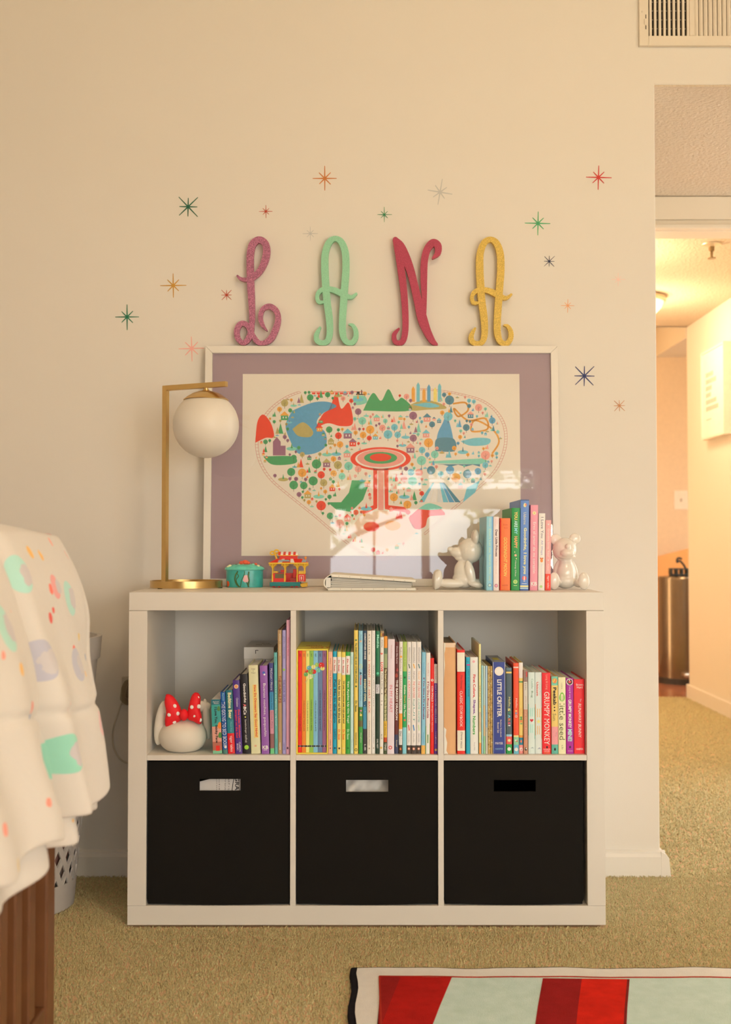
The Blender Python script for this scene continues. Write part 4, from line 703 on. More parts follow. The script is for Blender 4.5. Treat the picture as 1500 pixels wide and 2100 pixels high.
# -- the printed map: a plain invented heart of trees, hills, ponds and little houses
art = MB(); am = []
def ap(pl, q, layer):
    mt = M(q, 0.8, noise=(160, 0.12))
    if mt not in am: am.append(mt)
    w = 0.00795 - layer * 0.00006
    art.add([fp(*fpix(x, y, 0.008), w) for x, y in pl], [tuple(range(len(pl)))], am.index(mt))
def stroke(pts, w, q, layer, closed=False):
    n = len(pts)
    for i in range(n - (0 if closed else 1)):
        x0, y0 = pts[i]; x1, y1 = pts[(i + 1) % n]; l = math.hypot(x1 - x0, y1 - y0) or 1; nx, ny = -(y1 - y0) / l * w / 2, (x1 - x0) / l * w / 2
        ex, ey = (x1 - x0) / l * w * 0.2, (y1 - y0) / l * w * 0.2
        ap([(x0 + nx - ex, y0 + ny - ey), (x1 + nx + ex, y1 + ny + ey), (x1 - nx + ex, y1 - ny + ey), (x0 - nx - ex, y0 - ny - ey)], q, layer)
HC = [(783, 826), (768, 806), (735, 799), (700, 797), (660, 797), (620, 801), (585, 814), (553, 838), (533, 868), (524, 905), (530, 945), (552, 982), (590, 1016), (640, 1056), (690, 1098), (740, 1134), (785, 1148), (832, 1128), (880, 1090), (930, 1046), (978, 1006), (1015, 970), (1034, 935), (1041, 900), (1036, 868), (1018, 840), (990, 820), (950, 808), (905, 800), (860, 797), (815, 804)]
HO = [p[:2] for p in catmull(HC + [HC[0]], 6)][:-1]
def inside(x, y, poly=HO):
    r = False; n = len(poly)
    for i in range(n):
        (x0, y0), (x1, y1) = poly[i], poly[i - 1]
        if (y0 > y) != (y1 > y) and x < (x1 - x0) * (y - y0) / (y1 - y0) + x0: r = not r
    return r
def edge_d(x, y): return min((x - a) ** 2 + (y - c) ** 2 for a, c in HO) ** 0.5
RED, ORG, GRN, OLV, TEA, BLU, PNK, PUR, MNT, YEL, DTL = (216, 60, 36), (232, 146, 56), (60, 142, 82), (170, 150, 84), (104, 170, 166), (82, 142, 160), (226, 140, 116), (140, 92, 104), (120, 184, 150), (236, 190, 96), (70, 120, 126)
# railway line round the heart
rail = [p for i, p in enumerate(HO) if 30 < i < 175]
cxm, cym = 785, 930
inn = [(x + (cxm - x) * 0.022, y + (cym - y) * 0.022) for x, y in rail]
seg1 = rail[:70]; seg2 = inn[:70]; seg3 = rail[76:]; seg4 = inn[76:]
for s_ in (seg1, seg2, seg3, seg4): stroke(s_, 0.9, (190, 130, 110), 0)
for r_, i_ in list(zip(seg1, seg2)) + list(zip(seg3, seg4)): stroke([r_, i_], 0.7, (190, 130, 110), 0)
def blob(pts, q, layer=1): ap([p[:2] for p in catmull(pts + [pts[0]], 6)][:-1], q, layer)
occ = []
def block(x, y, r): occ.append((x, y, r))
# ponds, lawns, hills
blob([(600, 842), (640, 826), (672, 824), (690, 834), (662, 848), (650, 868), (668, 888), (668, 915), (645, 930), (612, 930), (596, 905), (586, 872)], BLU); [block(*k) for k in ((630, 850, 26), (620, 885, 30), (640, 910, 26), (668, 832, 16))]
blob([(600, 880), (622, 866), (642, 884), (636, 896), (612, 894)], OLV, 2)
blob([(646, 880), (662, 850), (676, 838), (690, 806), (700, 838), (716, 826), (724, 868), (700, 874), (672, 868)], RED); block(692, 850, 32)
blob([(524, 908), (528, 866), (540, 850), (556, 868), (562, 896), (545, 898)], RED); block(542, 880, 24)
blob([(540, 936), (600, 936), (606, 950), (560, 953)], GRN); block(572, 944, 26)
ap([(560, 934), (560, 906), (568, 896), (576, 906), (576, 914), (586, 914), (586, 934)], PUR, 2); block(572, 915, 18)
blob([(725, 812), (748, 812), (752, 826), (728, 830)], MNT); blob([(745, 842), (765, 806), (782, 822), (797, 798), (812, 822), (826, 816), (842, 842)], GRN); block(760, 830, 20); block(797, 826, 28); block(825, 834, 16)
blob([(838, 832), (870, 820), (905, 828), (915, 838), (880, 840), (845, 842)], OLV); blob([(846, 830), (880, 826), (902, 833), (880, 836)], TEA, 2); block(860, 832, 18); block(892, 833, 18)
for (x, h_, q) in ((848, 26, ORG), (858, 34, TEA), (870, 22, ORG), (880, 30, BLU), (893, 24, YEL), (902, 32, TEA)):
    ap([(x - 3.4, 824), (x - 3.4, 824 - h_), (x, 818 - h_), (x + 3.4, 824 - h_), (x + 3.4, 824)], q, 2)
block(874, 808, 34)
stroke([p[:2] for p in catmull([(930, 828), (955, 826), (960, 842), (940, 854), (932, 838), (960, 862), (995, 858), (1000, 880), (968, 884), (975, 862), (1010, 880), (1024, 905), (1010, 930)], 8)], 3.6, ORG, 1)
for k in ((945, 832, 14), (945, 850, 12), (985, 870, 16), (1010, 895, 12), (1016, 918, 10)): block(*k)
blob([(893, 925), (898, 890), (908, 868), (916, 852), (924, 872), (930, 900), (933, 925)], BLU); blob([(893, 925), (896, 900), (931, 900), (933, 925)], DTL, 2); block(913, 895, 30)
blob([(945, 905), (975, 898), (1005, 900), (1000, 912), (965, 914)], TEA); block(975, 906, 22)
ap([(880, 946), (990, 940), (1003, 946), (985, 952), (880, 950)], MNT, 1); ap([(895, 952), (985, 952), (985, 957), (970, 953), (955, 957), (940, 953), (925, 957), (910, 953)], DTL, 2); block(910, 948, 14); block(940, 948, 14); block(970, 948, 16)
# round plaza with the long walk
def ell(cx, cy, a, c, q, L): ap(circ(cx, cy, a, 40, c), q, L)
ell(781, 941, 62, 24, RED, 1); ell(781, 941, 52, 20, (240, 200, 170), 2); ell(781, 940, 48, 18, PNK, 3); ell(781, 939, 34, 12, GRN, 4); ell(781, 938, 22, 8, RED, 5); block(781, 941, 46); block(735, 941, 16); block(828, 941, 16)
ap([(766, 960), (774, 960), (774, 1042), (745, 1056), (742, 1048), (766, 1036)], RED, 1); ap([(788, 960), (797, 960), (797, 1036), (832, 1040), (838, 1052), (790, 1044)], RED, 1); ap([(776, 962), (787, 962), (787, 1046), (776, 1046)], PNK, 1)
for y in range(970, 1056, 14): block(781, y, 18)
ap([(740, 1056), (782, 1046), (832, 1056), (856, 1090), (836, 1108), (790, 1124), (745, 1112), (720, 1084)], (236, 176, 140), 1); ell(762, 1080, 16, 10, RED, 2); ell(806, 1078, 16, 10, ORG, 2); block(782, 1086, 46); block(740, 1080, 20); block(828, 1085, 24)
ap([(700, 1030), (716, 1010), (722, 985), (760, 985), (745, 1025), (720, 1050), (690, 1045), (672, 1030)], GRN, 1); block(725, 1012, 30); block(700, 1035, 22)
for k, q in enumerate((TEA, (214, 200, 176), (226, 212, 186), (200, 190, 168), TEA, BLU, DTL)):
    x0, x1 = 868 + k * 10, 868 + (k + 1) * 10 - 1.2; y0, y1 = 990, 1030
    f0 = lambda x: 900 + (x - 903) * 0.35
    ap([(f0(x0), y0), (f0(x1), y0), (903 + (x1 - 903) * 1.25, y1), (903 + (x0 - 903) * 1.25, y1)], q, 1)
block(903, 1012, 36); block(930, 1022, 20)
blob([(838, 1062), (858, 1044), (880, 1036), (905, 1044), (912, 1056), (880, 1060), (872, 1080), (850, 1084)], RED, 1); blob([(858, 1044), (880, 1032), (908, 1042), (885, 1046)], MNT, 2); block(870, 1055, 26); block(895, 1048, 18)
ap([(950, 1030), (958, 1000), (985, 985), (975, 1010)], TEA, 1); block(962, 1005, 14)
rr = random.Random(11)
def tree(x, y, r, q):
    stroke([(x, y + r * 0.2), (x, y + r * 1.5)], 0.9, (90, 70, 50), 2); ell(x, y, r, r, q, 3)
    dkq = tuple(int(k * 0.72) for k in q)
    stroke([(x, y + r * 0.9), (x, y - r * 0.4)], 0.7, dkq, 4); stroke([(x, y + r * 0.3), (x + r * 0.4, y - r * 0.2)], 0.6, dkq, 4); stroke([(x, y + r * 0.5), (x - r * 0.4, y)], 0.6, dkq, 4)
n = 0
for (rmin, rmax, tries) in ((8, 12, 3000), (5, 7.5, 4000), (3, 4.5, 7000)):
    for _ in range(tries):
        x, y = rr.uniform(525, 1040), rr.uniform(790, 1145); r = rr.uniform(rmin, rmax)
        if not inside(x, y) or edge_d(x, y) < r + (9 if 830 < y else 2): continue
        if any((x - a) ** 2 + (y - c) ** 2 < (r * 1.0 + d * 0.85) ** 2 for a, c, d in occ): continue
        block(x, y, r); n += 1
        pal = (RED, ORG, GRN, OLV, GRN, PUR) if x < 700 else ((RED, PNK, MNT, ORG, PUR, TEA) if x < 860 else (TEA, BLU, MNT, DTL, ORG, PNK))
        if y > 1000 and x > 690: pal = (RED, PNK, ORG, RED, GRN)
        q = rr.choice(pal); k = rr.random()
        if k < 0.5: tree(x, y - r * 0.2, r * 0.82, q)
        elif k < 0.68: ap([(x - r * 0.5, y + r * 0.9), (x + r * 0.5, y + r * 0.9), (x, y - r)], q, 3); ap([(x - r * 0.9, y + r * 0.9), (x - r * 0.2, y + r * 0.9), (x - r * 0.55, y - r * 0.3)], rr.choice(pal), 4)
        elif k < 0.86:
            ap([(x - r * .7, y + r * .8), (x + r * .7, y + r * .8), (x + r * .7, y - r * .1), (x - r * .7, y - r * .1)], q, 3); ap([(x - r * .9, y - r * .1), (x + r * .9, y - r * .1), (x, y - r * .95)], rr.choice(pal), 3)
            for dx in (-.35, .2): ap([(x + dx * r, y + r * .45), (x + dx * r + r * .2, y + r * .45), (x + dx * r + r * .2, y + r * .1), (x + dx * r, y + r * .1)], (240, 220, 190), 4)
        else: ell(x, y + r * .3, r, r * .36, rr.choice((TEA, MNT, OLV)), 3); ap([(x - r * .2, y + r * .2), (x + r * .2, y + r * .2), (x, y - r * .8)], q, 4)
for k in range(9): ap([(640 + k * 9.5, 805), (647.5 + k * 9.5, 805), (647 + k * 9.5, 808.5), (640.5 + k * 9.5, 808.5)], RED, 2)
stroke([(638, 803.5), (745, 803.5)], 1.2, RED, 2); ap([(732, 803), (738, 803), (738, 809), (732, 809)], K, 3); stroke([(731, 809), (748, 809)], 2.2, (60, 50, 46), 3); stroke([(742, 800), (742, 808)], 1.8, K, 3)
art.build('printed_map', am, pic)
sheet('glass', -hw + BW - 0.002, hw - BW + 0.002, BW - 0.002, FH - BW + 0.002, 0.0035, 0.0006, thin_glass('picture_glass', 1.85))

# ------------------------------------------------------------------ four wooden letters on the frame
ztop = (O + fu * FH).z
def glitter(rgb, amt):
    m = bpy.data.materials.new('glitter'); m.use_nodes = True; nt = m.node_tree; bs = nt.nodes['Principled BSDF']; c = alb(rgb, 0.95)
    tc = nt.nodes.new('ShaderNodeTexCoord'); vo = nt.nodes.new('ShaderNodeTexVoronoi'); vo.inputs['Scale'].default_value = 750
    nt.links.new(tc.outputs['Object'], vo.inputs['Vector']); cr = nt.nodes.new('ShaderNodeValToRGB'); nt.links.new(vo.outputs['Color'], cr.inputs['Fac'])
    e = cr.color_ramp.elements; e[0].position = 0.30; e[0].color = (*[k * (1 - amt * .5) for k in c], 1); e[1].position = 0.78; e[1].color = (*[min(.95, k * (1 + amt * 1.4) + amt * .09) for k in c], 1)
    nt.links.new(cr.outputs['Color'], bs.inputs['Base Color']); bs.inputs['Roughness'].default_value = 0.45
    return m
def letter(strokes, ox, oy, sc, m, name, label, dx=0, dy=0):
    Yl_ = -0.0195; t = None; b = MB(); cnt = 0
    floor_y = 1098
    for si, st in enumerate(strokes):
        p = catmull([tuple(map(float, q)) for q in st], 9); n = len(p); L = []; R = []
        for i in range(n):
            a, c = p[max(i - 1, 0)], p[min(i + 1, n - 1)]; tx, ty = c[0] - a[0], c[1] - a[1]; l = math.hypot(tx, ty) or 1; w = p[i][2] / 2
            L.append((p[i][0] - ty / l * w, p[i][1] + tx / l * w)); R.append((p[i][0] + ty / l * w, p[i][1] - tx / l * w))
        cap = lambda c, a0: [(c[0] + c[2] / 2 * math.cos(a0 + math.pi * k / 6), c[1] + c[2] / 2 * math.sin(a0 + math.pi * k / 6)) for k in range(1, 6)]
        quads = [[L[i], L[i + 1], R[i + 1], R[i]] for i in range(n - 1)]
        d0 = math.atan2(p[1][1] - p[0][1], p[1][0] - p[0][0]); d1 = math.atan2(p[-1][1] - p[-2][1], p[-1][0] - p[-2][0])
        quads.append([L[0]] + cap(p[0], d0 + math.pi / 2) + [R[0]]); quads.append([R[-1]] + cap(p[-1], d1 - math.pi / 2) + [L[-1]])
        for q in quads:
            off = 0.000004 * cnt; cnt += 1
            w3 = []
            for (x, y) in q:
                w = P(ox + (x + dx) / sc, oy + (min(y, floor_y) + dy) / sc, Yl_); w3.append((w.x, max(w.z, ztop + 0.0004)))
            b.prism(w3, lambda z: (z[0], Yl_ - 0.004 - off, z[1]), lambda z: (z[0], Yl_ + 0.006 + off, z[1]))
    o = b.build(name, m); tag(o, label, 'letter', 'letters standing on the picture frame'); return o
SL = [[(210, 470, 18), (240, 495, 30), (290, 503, 38), (345, 485, 52), (415, 420, 58), (462, 320, 66), (474, 230, 66), (455, 168, 62), (402, 142, 60), (348, 182, 66), (327, 270, 66), (325, 400, 66), (330, 560, 66), (338, 700, 60), (342, 800, 54), (340, 900, 50), (328, 990, 54), (296, 1055, 50), (255, 1074, 42), (215, 1035, 50), (204, 970, 52), (225, 915, 50), (262, 898, 46), (305, 925, 48), (345, 1000, 46), (390, 1064, 46), (440, 1078, 42), (508, 1040, 58), (556, 950, 58), (578, 860, 52), (560, 785, 52), (500, 745, 50), (440, 770, 42), (418, 840, 42), (435, 910, 38), (475, 962, 14)]]
SA = [[(957, 938, 22), (925, 1000, 44), (930, 1052, 48), (975, 1076, 46), (1025, 1055, 52), (1045, 980, 58), (1040, 850, 64), (1020, 700, 66), (1008, 550, 68), (1000, 400, 68), (1005, 260, 64), (1040, 165, 58), (1095, 132, 48), (1150, 165, 58), (1185, 260, 64), (1191, 400, 66), (1181, 550, 66), (1170, 700, 66), (1160, 850, 64), (1161, 980, 62), (1186, 1055, 52), (1240, 1076, 48), (1278, 1030, 48), (1280, 965, 42), (1253, 918, 32), (1222, 908, 18)], [(985, 706, 24), (945, 704, 36), (930, 660, 34), (950, 612, 40), (1000, 588, 44), (1070, 594, 50), (1130, 618, 54), (1190, 650, 48), (1240, 662, 34), (1284, 632, 22)]]
SN = [[(212, 948, 20), (172, 1000, 42), (180, 1060, 44), (225, 1076, 48), (258, 1040, 54), (273, 950, 56), (272, 800, 58), (258, 600, 62), (235, 420, 66), (206, 260, 56), (184, 145, 50)], [(182, 142, 50), (222, 200, 84), (272, 300, 84), (318, 420, 74), (352, 550, 70), (388, 700, 76), (425, 850, 88), (465, 960, 74), (512, 1050, 56), (550, 1090, 34)], [(440, 860, 40), (444, 700, 44), (440, 500, 60), (444, 340, 64), (470, 230, 66), (520, 170, 66), (565, 195, 66), (566, 260, 56), (522, 308, 20)]]
letter(SL, 440, 460, 4.412, glitter((158, 86, 100), 0.5), 'letter', 'purple glitter script letter L on the picture frame')
letter(SA, 440, 460, 4.412, glitter((142, 190, 138), 0.10), 'letter', 'mint green script letter A on the picture frame')
letter(SN, 770, 460, 4.412, glitter((166, 40, 62), 0.16), 'letter', 'crimson script letter N on the picture frame')
letter(SA, 770, 460, 4.412, glitter((204, 160, 54), 0.22), 'letter', 'gold script letter A on the picture frame', -55, 7)

# ------------------------------------------------------------------ starburst decals on the wall
GD, RDk, GLD, PKs, ORs, SIL, NVY = (28, 88, 58), (176, 58, 28), (190, 132, 44), (230, 156, 130), (190, 108, 44), (184, 172, 148), (36, 44, 84)
stars = [(386, 424, 'B', 19, 27, GD, 'dark green starburst decal above and left of the purple letter, with long diagonals'), (545.7, 433.6, 'A', 14, 9, RDk, 'small rust red starburst decal above the purple letter L'), (355.5, 585.5, 'A', 26, 17, GLD, 'mustard gold starburst decal above the brass lamp'),
         (465, 605, 'B', 11, 15, RDk, 'small red starburst decal beside the stem of the purple letter L'), (260.8, 650, 'A', 26, 17, (30, 104, 66), 'green starburst decal lowest and farthest out to the left'), (393.4, 714.6, 'A', 26, 19, PKs, 'peach pink starburst decal touching the corner of the picture frame'),
         (666.5, 366, 'A', 26, 17, ORs, 'burnt orange starburst decal above the mint letter'), (903, 394, 'S', 27, 17, SIL, 'large tilted silver starburst decal above the crimson letter N'), (788.6, 440, 'A', 15, 10, (40, 120, 66), 'small green starburst decal between the mint and crimson letters'),
         (636.7, 479, 'A', 15, 10, SIL, 'small silver starburst decal beside the top of the mint letter'), (1228, 363.8, 'A', 26, 16, (190, 40, 28), 'bright red starburst decal highest near the opening'), (1104, 458, 'A', 26, 17, (66, 150, 86), 'mid green starburst decal above and right of the gold letter'),
         (1127, 536, 'B', 11, 15, (36, 36, 58), 'small blackish navy starburst decal beside the gold letter'), (1268.4, 573, 'A', 14, 9, (236, 184, 154), 'faint pale pink starburst decal near the opening'), (1165, 626.8, 'A', 14, 9, (216, 142, 84), 'small light orange starburst decal right of the foot of the gold letter'),
         (1199, 771, 'B', 20, 27, NVY, 'large navy blue starburst decal beside the picture frame'), (1271, 832, 'B', 11, 15, (188, 120, 66), 'small copper starburst decal lowest of all near the opening')]
for (cx, cy, kind, r1, r2, q, lab) in stars:
    pts = []; rot = 0.17 if kind == 'S' else rr.uniform(-0.03, 0.03)
    for k in range(8):
        a = k * math.pi / 4 + rot; R_ = (r1 if k % 2 == 0 else r2) * rr.uniform(0.93, 1.05)
        core = 0.125 * max(r1, r2)
        wd = 0.06 * max(r1, r2)
        for da, rad in ((-0.39, core), (-math.atan2(wd * .42, R_), R_), (math.atan2(wd * .42, R_), R_)):
            pts.append((cx + rad * math.sin(a + da), cy - rad * math.cos(a + da)))
    w = [P(x, y, -0.0004) for x, y in pts]
    b = MB(); b.prism([(p.x, p.z) for p in w], lambda p: (p[0], -0.0008, p[1]), lambda p: (p[0], -0.0001, p[1]))
    tag(b.build('star_decal', M(q, 0.5, gain=0.85)), lab, 'decal', 'starburst wall decals')

# ------------------------------------------------------------------ brass table lamp
brass = M((0.66, 0.46, 0.19), 0.28, raw=True, metal=1.0, noise=(60, 0.05))
dl = 2.872; yl_ = CAM.y + dl; c = P(382.5, 1198, yl_); Rr = 73.5 / F * dl
t = thing('table_lamp', 'brass table lamp with a white glass globe and an open ring base', 'lamp', (c.x, yl_, ZT))
n = 64; b = MB(); h0, h1 = ZT + 0.0015, ZT + 0.019
v = []; 
for k in range(n):
    a = 2 * math.pi * k / n
    for r_, z_ in ((Rr, h0), (Rr, h1), (Rr - 0.0045, h1), (Rr - 0.0045, h0)): v.append((c.x + r_ * math.cos(a), yl_ + r_ * math.sin(a), z_))
b.add(v, [(4 * k + j, 4 * ((k + 1) % n) + j, 4 * ((k + 1) % n) + (j + 1) % 4, 4 * k + (j + 1) % 4) for k in range(n) for j in range(4)])
b.build('base_ring', brass, t, smooth=True)
sa = math.radians(232); sx_, sy_ = c.x + (Rr - 0.006) * math.cos(sa), yl_ + (Rr - 0.006) * math.sin(sa)
for k in range(3):
    a = math.radians(232 + 120 * k); MB().lathe([(0.006, 0), (0.006, 0.0016)], (c.x + (Rr - .003) * math.cos(a), yl_ + (Rr - .003) * math.sin(a), ZT + 0.0002), 12).build('foot_pad', M((0.03, 0.03, 0.03), 0.7, raw=True), t)
sx_ = P(338.3, 1190, sy_).x
za = P(338, 791.5, sy_).z
th = 0.0082; rot = Matrix.Rotation(math.radians(-33), 3, 'Z'); ax, ay = rot @ Vector((1, 0, 0)), rot @ Vector((0, 1, 0)); az = Vector((0, 0, 1))
ax2 = Vector((1, -0.50, 0)).normalized(); ay2 = Vector((0.50, 1, 0)).normalized()
b = MB(); hz = (za - h0) / 2; b.obox((sx_, sy_, h0 + hz), ax2, ay2, az, th * .78, th * .78, hz); b.build('post', brass, t, bevel=0.0008)
ye = sy_ - 0.072; xe = P(456, 795, ye).x; A0 = Vector((sx_, sy_, za - 0.006)); A1 = Vector((xe, ye, za - 0.006)); dv = (A1 - A0).normalized(); L_ = (A1 - A0).length
b = MB(); b.obox(A0 + dv * (L_ / 2 + 0.003), dv, Vector((-dv.y, dv.x, 0)), az, L_ / 2 + 0.0095, th * .74, 0.0064); b.build('arm', brass, t, bevel=0.0008)
gx = None
for it in range(40):
    u = 0.3 + it * 0.02; q = A0.lerp(A1, u); px = 750 + F * q.x / (q.y - CAM.y)
    if px > 421.5: break
gd = q.y - CAM.y; gR = 67.5 / F * gd; gz = P(421.5, 872, q.y).z
b = MB(); b.ball((q.x, q.y, gz), gR, 0, 48, 28); b.build('globe', M((0.80, 0.765, 0.70), 0.35, raw=True, noise=None, spec=0.5), t, smooth=True, angle=180)
ct = P(421, 803, q.y).z
prof = [(0.0005, 0)]
zc = P(421, 821, q.y).z - gz; rc = math.sqrt(gR ** 2 - zc ** 2) + 0.0016
capp = [(rc + 0.001, zc), (rc + 0.0014, zc + 0.0012), (rc * 0.86, zc + 0.0085), (rc * 0.62, zc + 0.0165), (rc * 0.35, zc + 0.0215), (0.009, zc + 0.0235), (0.0085, zc + 0.026)]
MB().lathe(capp, (q.x, q.y, gz), 40).build('cap', brass, t, smooth=True)
MB().lathe([(0.0055, 0), (0.0055, za - 0.012 - (gz + zc + 0.026) + 0.001)], (q.x, q.y, gz + zc + 0.0255), 16).build('stem', brass, t, smooth=True)
cordm = M((0.72, 0.68, 0.60), 0.4, raw=True)
cp_ = [(sx_ - 0.006, sy_ + 0.008, ZT + 0.036), (sx_ - 0.013, sy_ + 0.03, ZT + 0.030), (sx_ - 0.02, sy_ + 0.08, ZT + 0.006), (sx_ - 0.022, sy_ + 0.13, ZT + 0.0025), (sx_ - 0.022, -0.016, ZT + 0.0025), (sx_ - 0.022, -0.008, ZT - 0.02), (sx_ - 0.022, -0.007, ZT - 0.08)]
MB().tube(catmull(cp_, 6), 0.0018, 8).build('cord', cordm, t, smooth=True)

# ------------------------------------------------------------------ sea-green trinket box
ytb = -0.112; c = P(502, 1200, ytb); k_ = (ytb - CAM.y) / F; rx, ry = 37.6 * k_, 0.030
t = thing('trinket_box', 'small oval turquoise trinket box with painted seaweed and a flowered lid', 'box', (c.x, ytb, ZT))
zl = P(502, 1170, ytb - ry).z
def paintmix(a, bq, s):
    m = M(a, 0.32, noise=(s, 0.35), coat=0.3); return m
tq = paintmix((58, 150, 128), 0, 60)
body_o = MB().lathe([(rx, 0.0004), (rx * 1.005, (zl - ZT) * .5), (rx, zl - ZT)], (c.x, ytb, ZT), 48, 0, 1.0, ry / rx).build('body', tq, t, smooth=True)
hl = P(502, 1156, ytb).z - zl
lid_o = MB().lathe([(rx * 1.05, 0.0004), (rx * 1.09, 0.003), (rx * 1.04, hl * .45), (rx * .72, hl * .85), (rx * .3, hl * .98), (0.0006, hl)], (c.x, ytb, zl), 48, 0, 1.0, ry / rx).build('lid', paintmix((92, 178, 142), 0, 70), t, smooth=True)
def on_body(px, py, e=0.0006):
    x = P(px, py, ytb - ry).x; u = max(-0.98, min(0.98, (x - c.x) / rx)); y = ytb - ry * math.sqrt(1 - u * u); q = P(px, py, y); return Vector((q.x, y - e, q.z))
def zz(x, y): return (440 + x / 12.5, 1130 + y / 12.5)
wg = M((70, 92, 40), 0.4); wd_ = MB()
for path, r_ in (([(600, 520), (545, 620), (530, 740), (570, 850), (640, 925)], .0022), ([(560, 560), (620, 640), (560, 740), (600, 860), (660, 925)], .0012), ([(775, 520), (760, 620), (700, 740), (680, 850), (670, 925)], .0011), ([(885, 530), (870, 640), (890, 760), (870, 860), (880, 925)], .0024), ([(820, 800), (850, 850), (870, 915)], .0016)):
    wd_.tube(catmull([tuple(on_body(*zz(*p))) for p in path], 5), r_ * .8, 6)
wd_.build('painted_seaweed', wg, body_o, smooth=True)
def shell(pts, q, nm):
    w = [on_body(*zz(*p), 0.0) for p in pts]; b = MB(); cc = sum(w, Vector()) / len(w); nn = len(w)
    b.add([tuple(p + Vector((0, -0.0003, 0))) for p in w] + [tuple(cc + Vector((0, -0.0022, 0)))], [(i, (i + 1) % nn, nn) for i in range(nn)]); b.build(nm, q, body_o, smooth=True)
shell([(735, 720), (760, 630), (820, 610), (885, 650), (890, 740), (850, 800), (780, 805), (730, 770)], M((226, 160, 144), 0.4), 'pink_shell')
shell([(1080, 740), (1150, 720), (1220, 750), (1225, 850), (1190, 915), (1110, 910), (1080, 830)], M((238, 148, 40), 0.4), 'orange_shell')
shell([(318, 780), (345, 760), (380, 800), (385, 880), (350, 925), (325, 900)], M((206, 84, 40), 0.4), 'red_shell')
b = MB(); fm_ = [M((214, 84, 50), 0.45), M((214, 200, 140), 0.45), M((90, 96, 60), 0.45), M((120, 190, 150), 0.45)]
for (x, y, r_, mi) in ((700, 285, 70, 0), (790, 270, 90, 0), (860, 290, 60, 0), (760, 300, 60, 1), (400, 370, 50, 1), (350, 395, 40, 1), (560, 345, 34, 2), (640, 340, 36, 1), (690, 400, 30, 2), (820, 335, 40, 2), (880, 360, 36, 1), (930, 400, 26, 2), (1060, 325, 42, 0), (1000, 340, 46, 3), (1120, 370, 44, 1), (600, 400, 50, 3), (820, 420, 44, 3), (480, 380, 40, 2)):
    px, py = zz(x, y); q = P(px, py, ytb - 0.012); R_ = r_ / 12.5 * k_
    u = (q.x - c.x) / rx
    yy = ytb - 0.012
    b.ball((q.x, yy, q.z - R_ * .25), (R_, R_ * .8, R_ * .7), mi, 9, 6)
b.build('lid_flowers', fm_, lid_o, smooth=True)

# ------------------------------------------------------------------ toy cable car
yt_ = -0.125; kt = (yt_ - CAM.y) / F; c0 = P(592.3, 1202.8, yt_); S = kt / 9.375
toy = thing('toy_cable_car', 'red and yellow toy cable car with a wind-up key on its roof', 'toy', (c0.x, yt_, ZT))
def X(zx): return c0.x + (zx - 490) * S
def Z(zy): return ZT + 0.0004 + (868 - zy) * S
red, yel, grn, ltw, olv = M((206, 42, 26), 0.35), M((232, 168, 44), 0.35), M((24, 112, 100), 0.35), M((226, 206, 180), 0.4), M((96, 82, 44), 0.4)
y0, y1 = yt_ - 0.022, yt_ + 0.020
MB().box(X(140), X(725), y0 - .002, y1, Z(842), Z(762)).build('chassis', grn, toy, bevel=0.0008)
MB().box(X(170), X(810), y0 + .004, y1 - .004, Z(850), Z(838)).build('axle_bar', M((40, 40, 30), 0.5), toy)
MB().pxz([(X(722), Z(800)), (X(850), Z(775)), (X(855), Z(850)), (X(760), Z(862)), (X(722), Z(830))], y0, y1 - 0.004).build('cow_catcher', yel, toy, bevel=0.0008)
for zx in (215, 320, 560, 650):
    for yy in (y0 + .003, y1 - .006):
        b = MB(); n = 16; R_ = 34 * S; cc = (X(zx), Z(833))
        b.pxz(circ(cc[0], cc[1] , R_, n), yy, yy + .003).build('wheel', red, toy, smooth=True)
MB().box(X(150), X(720), y0, y1, Z(762), Z(752)).build('deck', red, toy)
b = MB(); b.box(X(198), X(415), y0 + .001, y0 + .003, Z(752), Z(600)); b.build('side_panel', red, toy)
MB().box(X(240), X(412), y0 + .0003, y0 + .0012, Z(690), Z(605)).build('seat_panel', olv, toy)
MB().box(X(205), X(640), y1 - .004, y1 - .002, Z(752), Z(600)).build('rear_panel', red, toy)
MB().box(X(205), X(290), y0 + .004, y1 - .006, Z(590), Z(560)).build('bench', yel, toy, bevel=0.0006)
MB().box(X(330), X(412), yt_ + .004, yt_ + .010, Z(585), Z(535)).build('bench_back', red, toy, bevel=0.0005)
MB().box(X(525), X(640), y0 + .006, yt_, Z(752), Z(690)).build('low_seat', M((150, 40, 24), 0.4), toy)
MB().box(X(575), X(640), yt_ - .004, yt_ + .004, Z(690), Z(520)).build('engine_box', red, toy, bevel=0.001)
MB().box(X(676), X(815), y0 - .0005, y1 - .004, Z(755), Z(612)).build('front_box', red, toy, bevel=0.001)
b = MB(); yb_ = y0 - .0011
for (a, c_, d, e_) in ((706, 712, 730, 640), (706, 786, 640, 634), (780, 786, 730, 640), (706, 786, 748, 742), (735, 752, 720, 660)): b.box(X(a), X(c_), yb_, yb_ + .0005, Z(d), Z(e_))
b.build('white_outline', ltw, toy)
b = MB()
for zx in (705, 730, 755, 780): b.pxz([(X(zx - 16), Z(612)), (X(zx + 16), Z(612)), (X(zx + 10), Z(560)), (X(zx), Z(540)), (X(zx - 10), Z(565))], y0 + .003, y0 + .006)
b.build('crest', yel, toy)
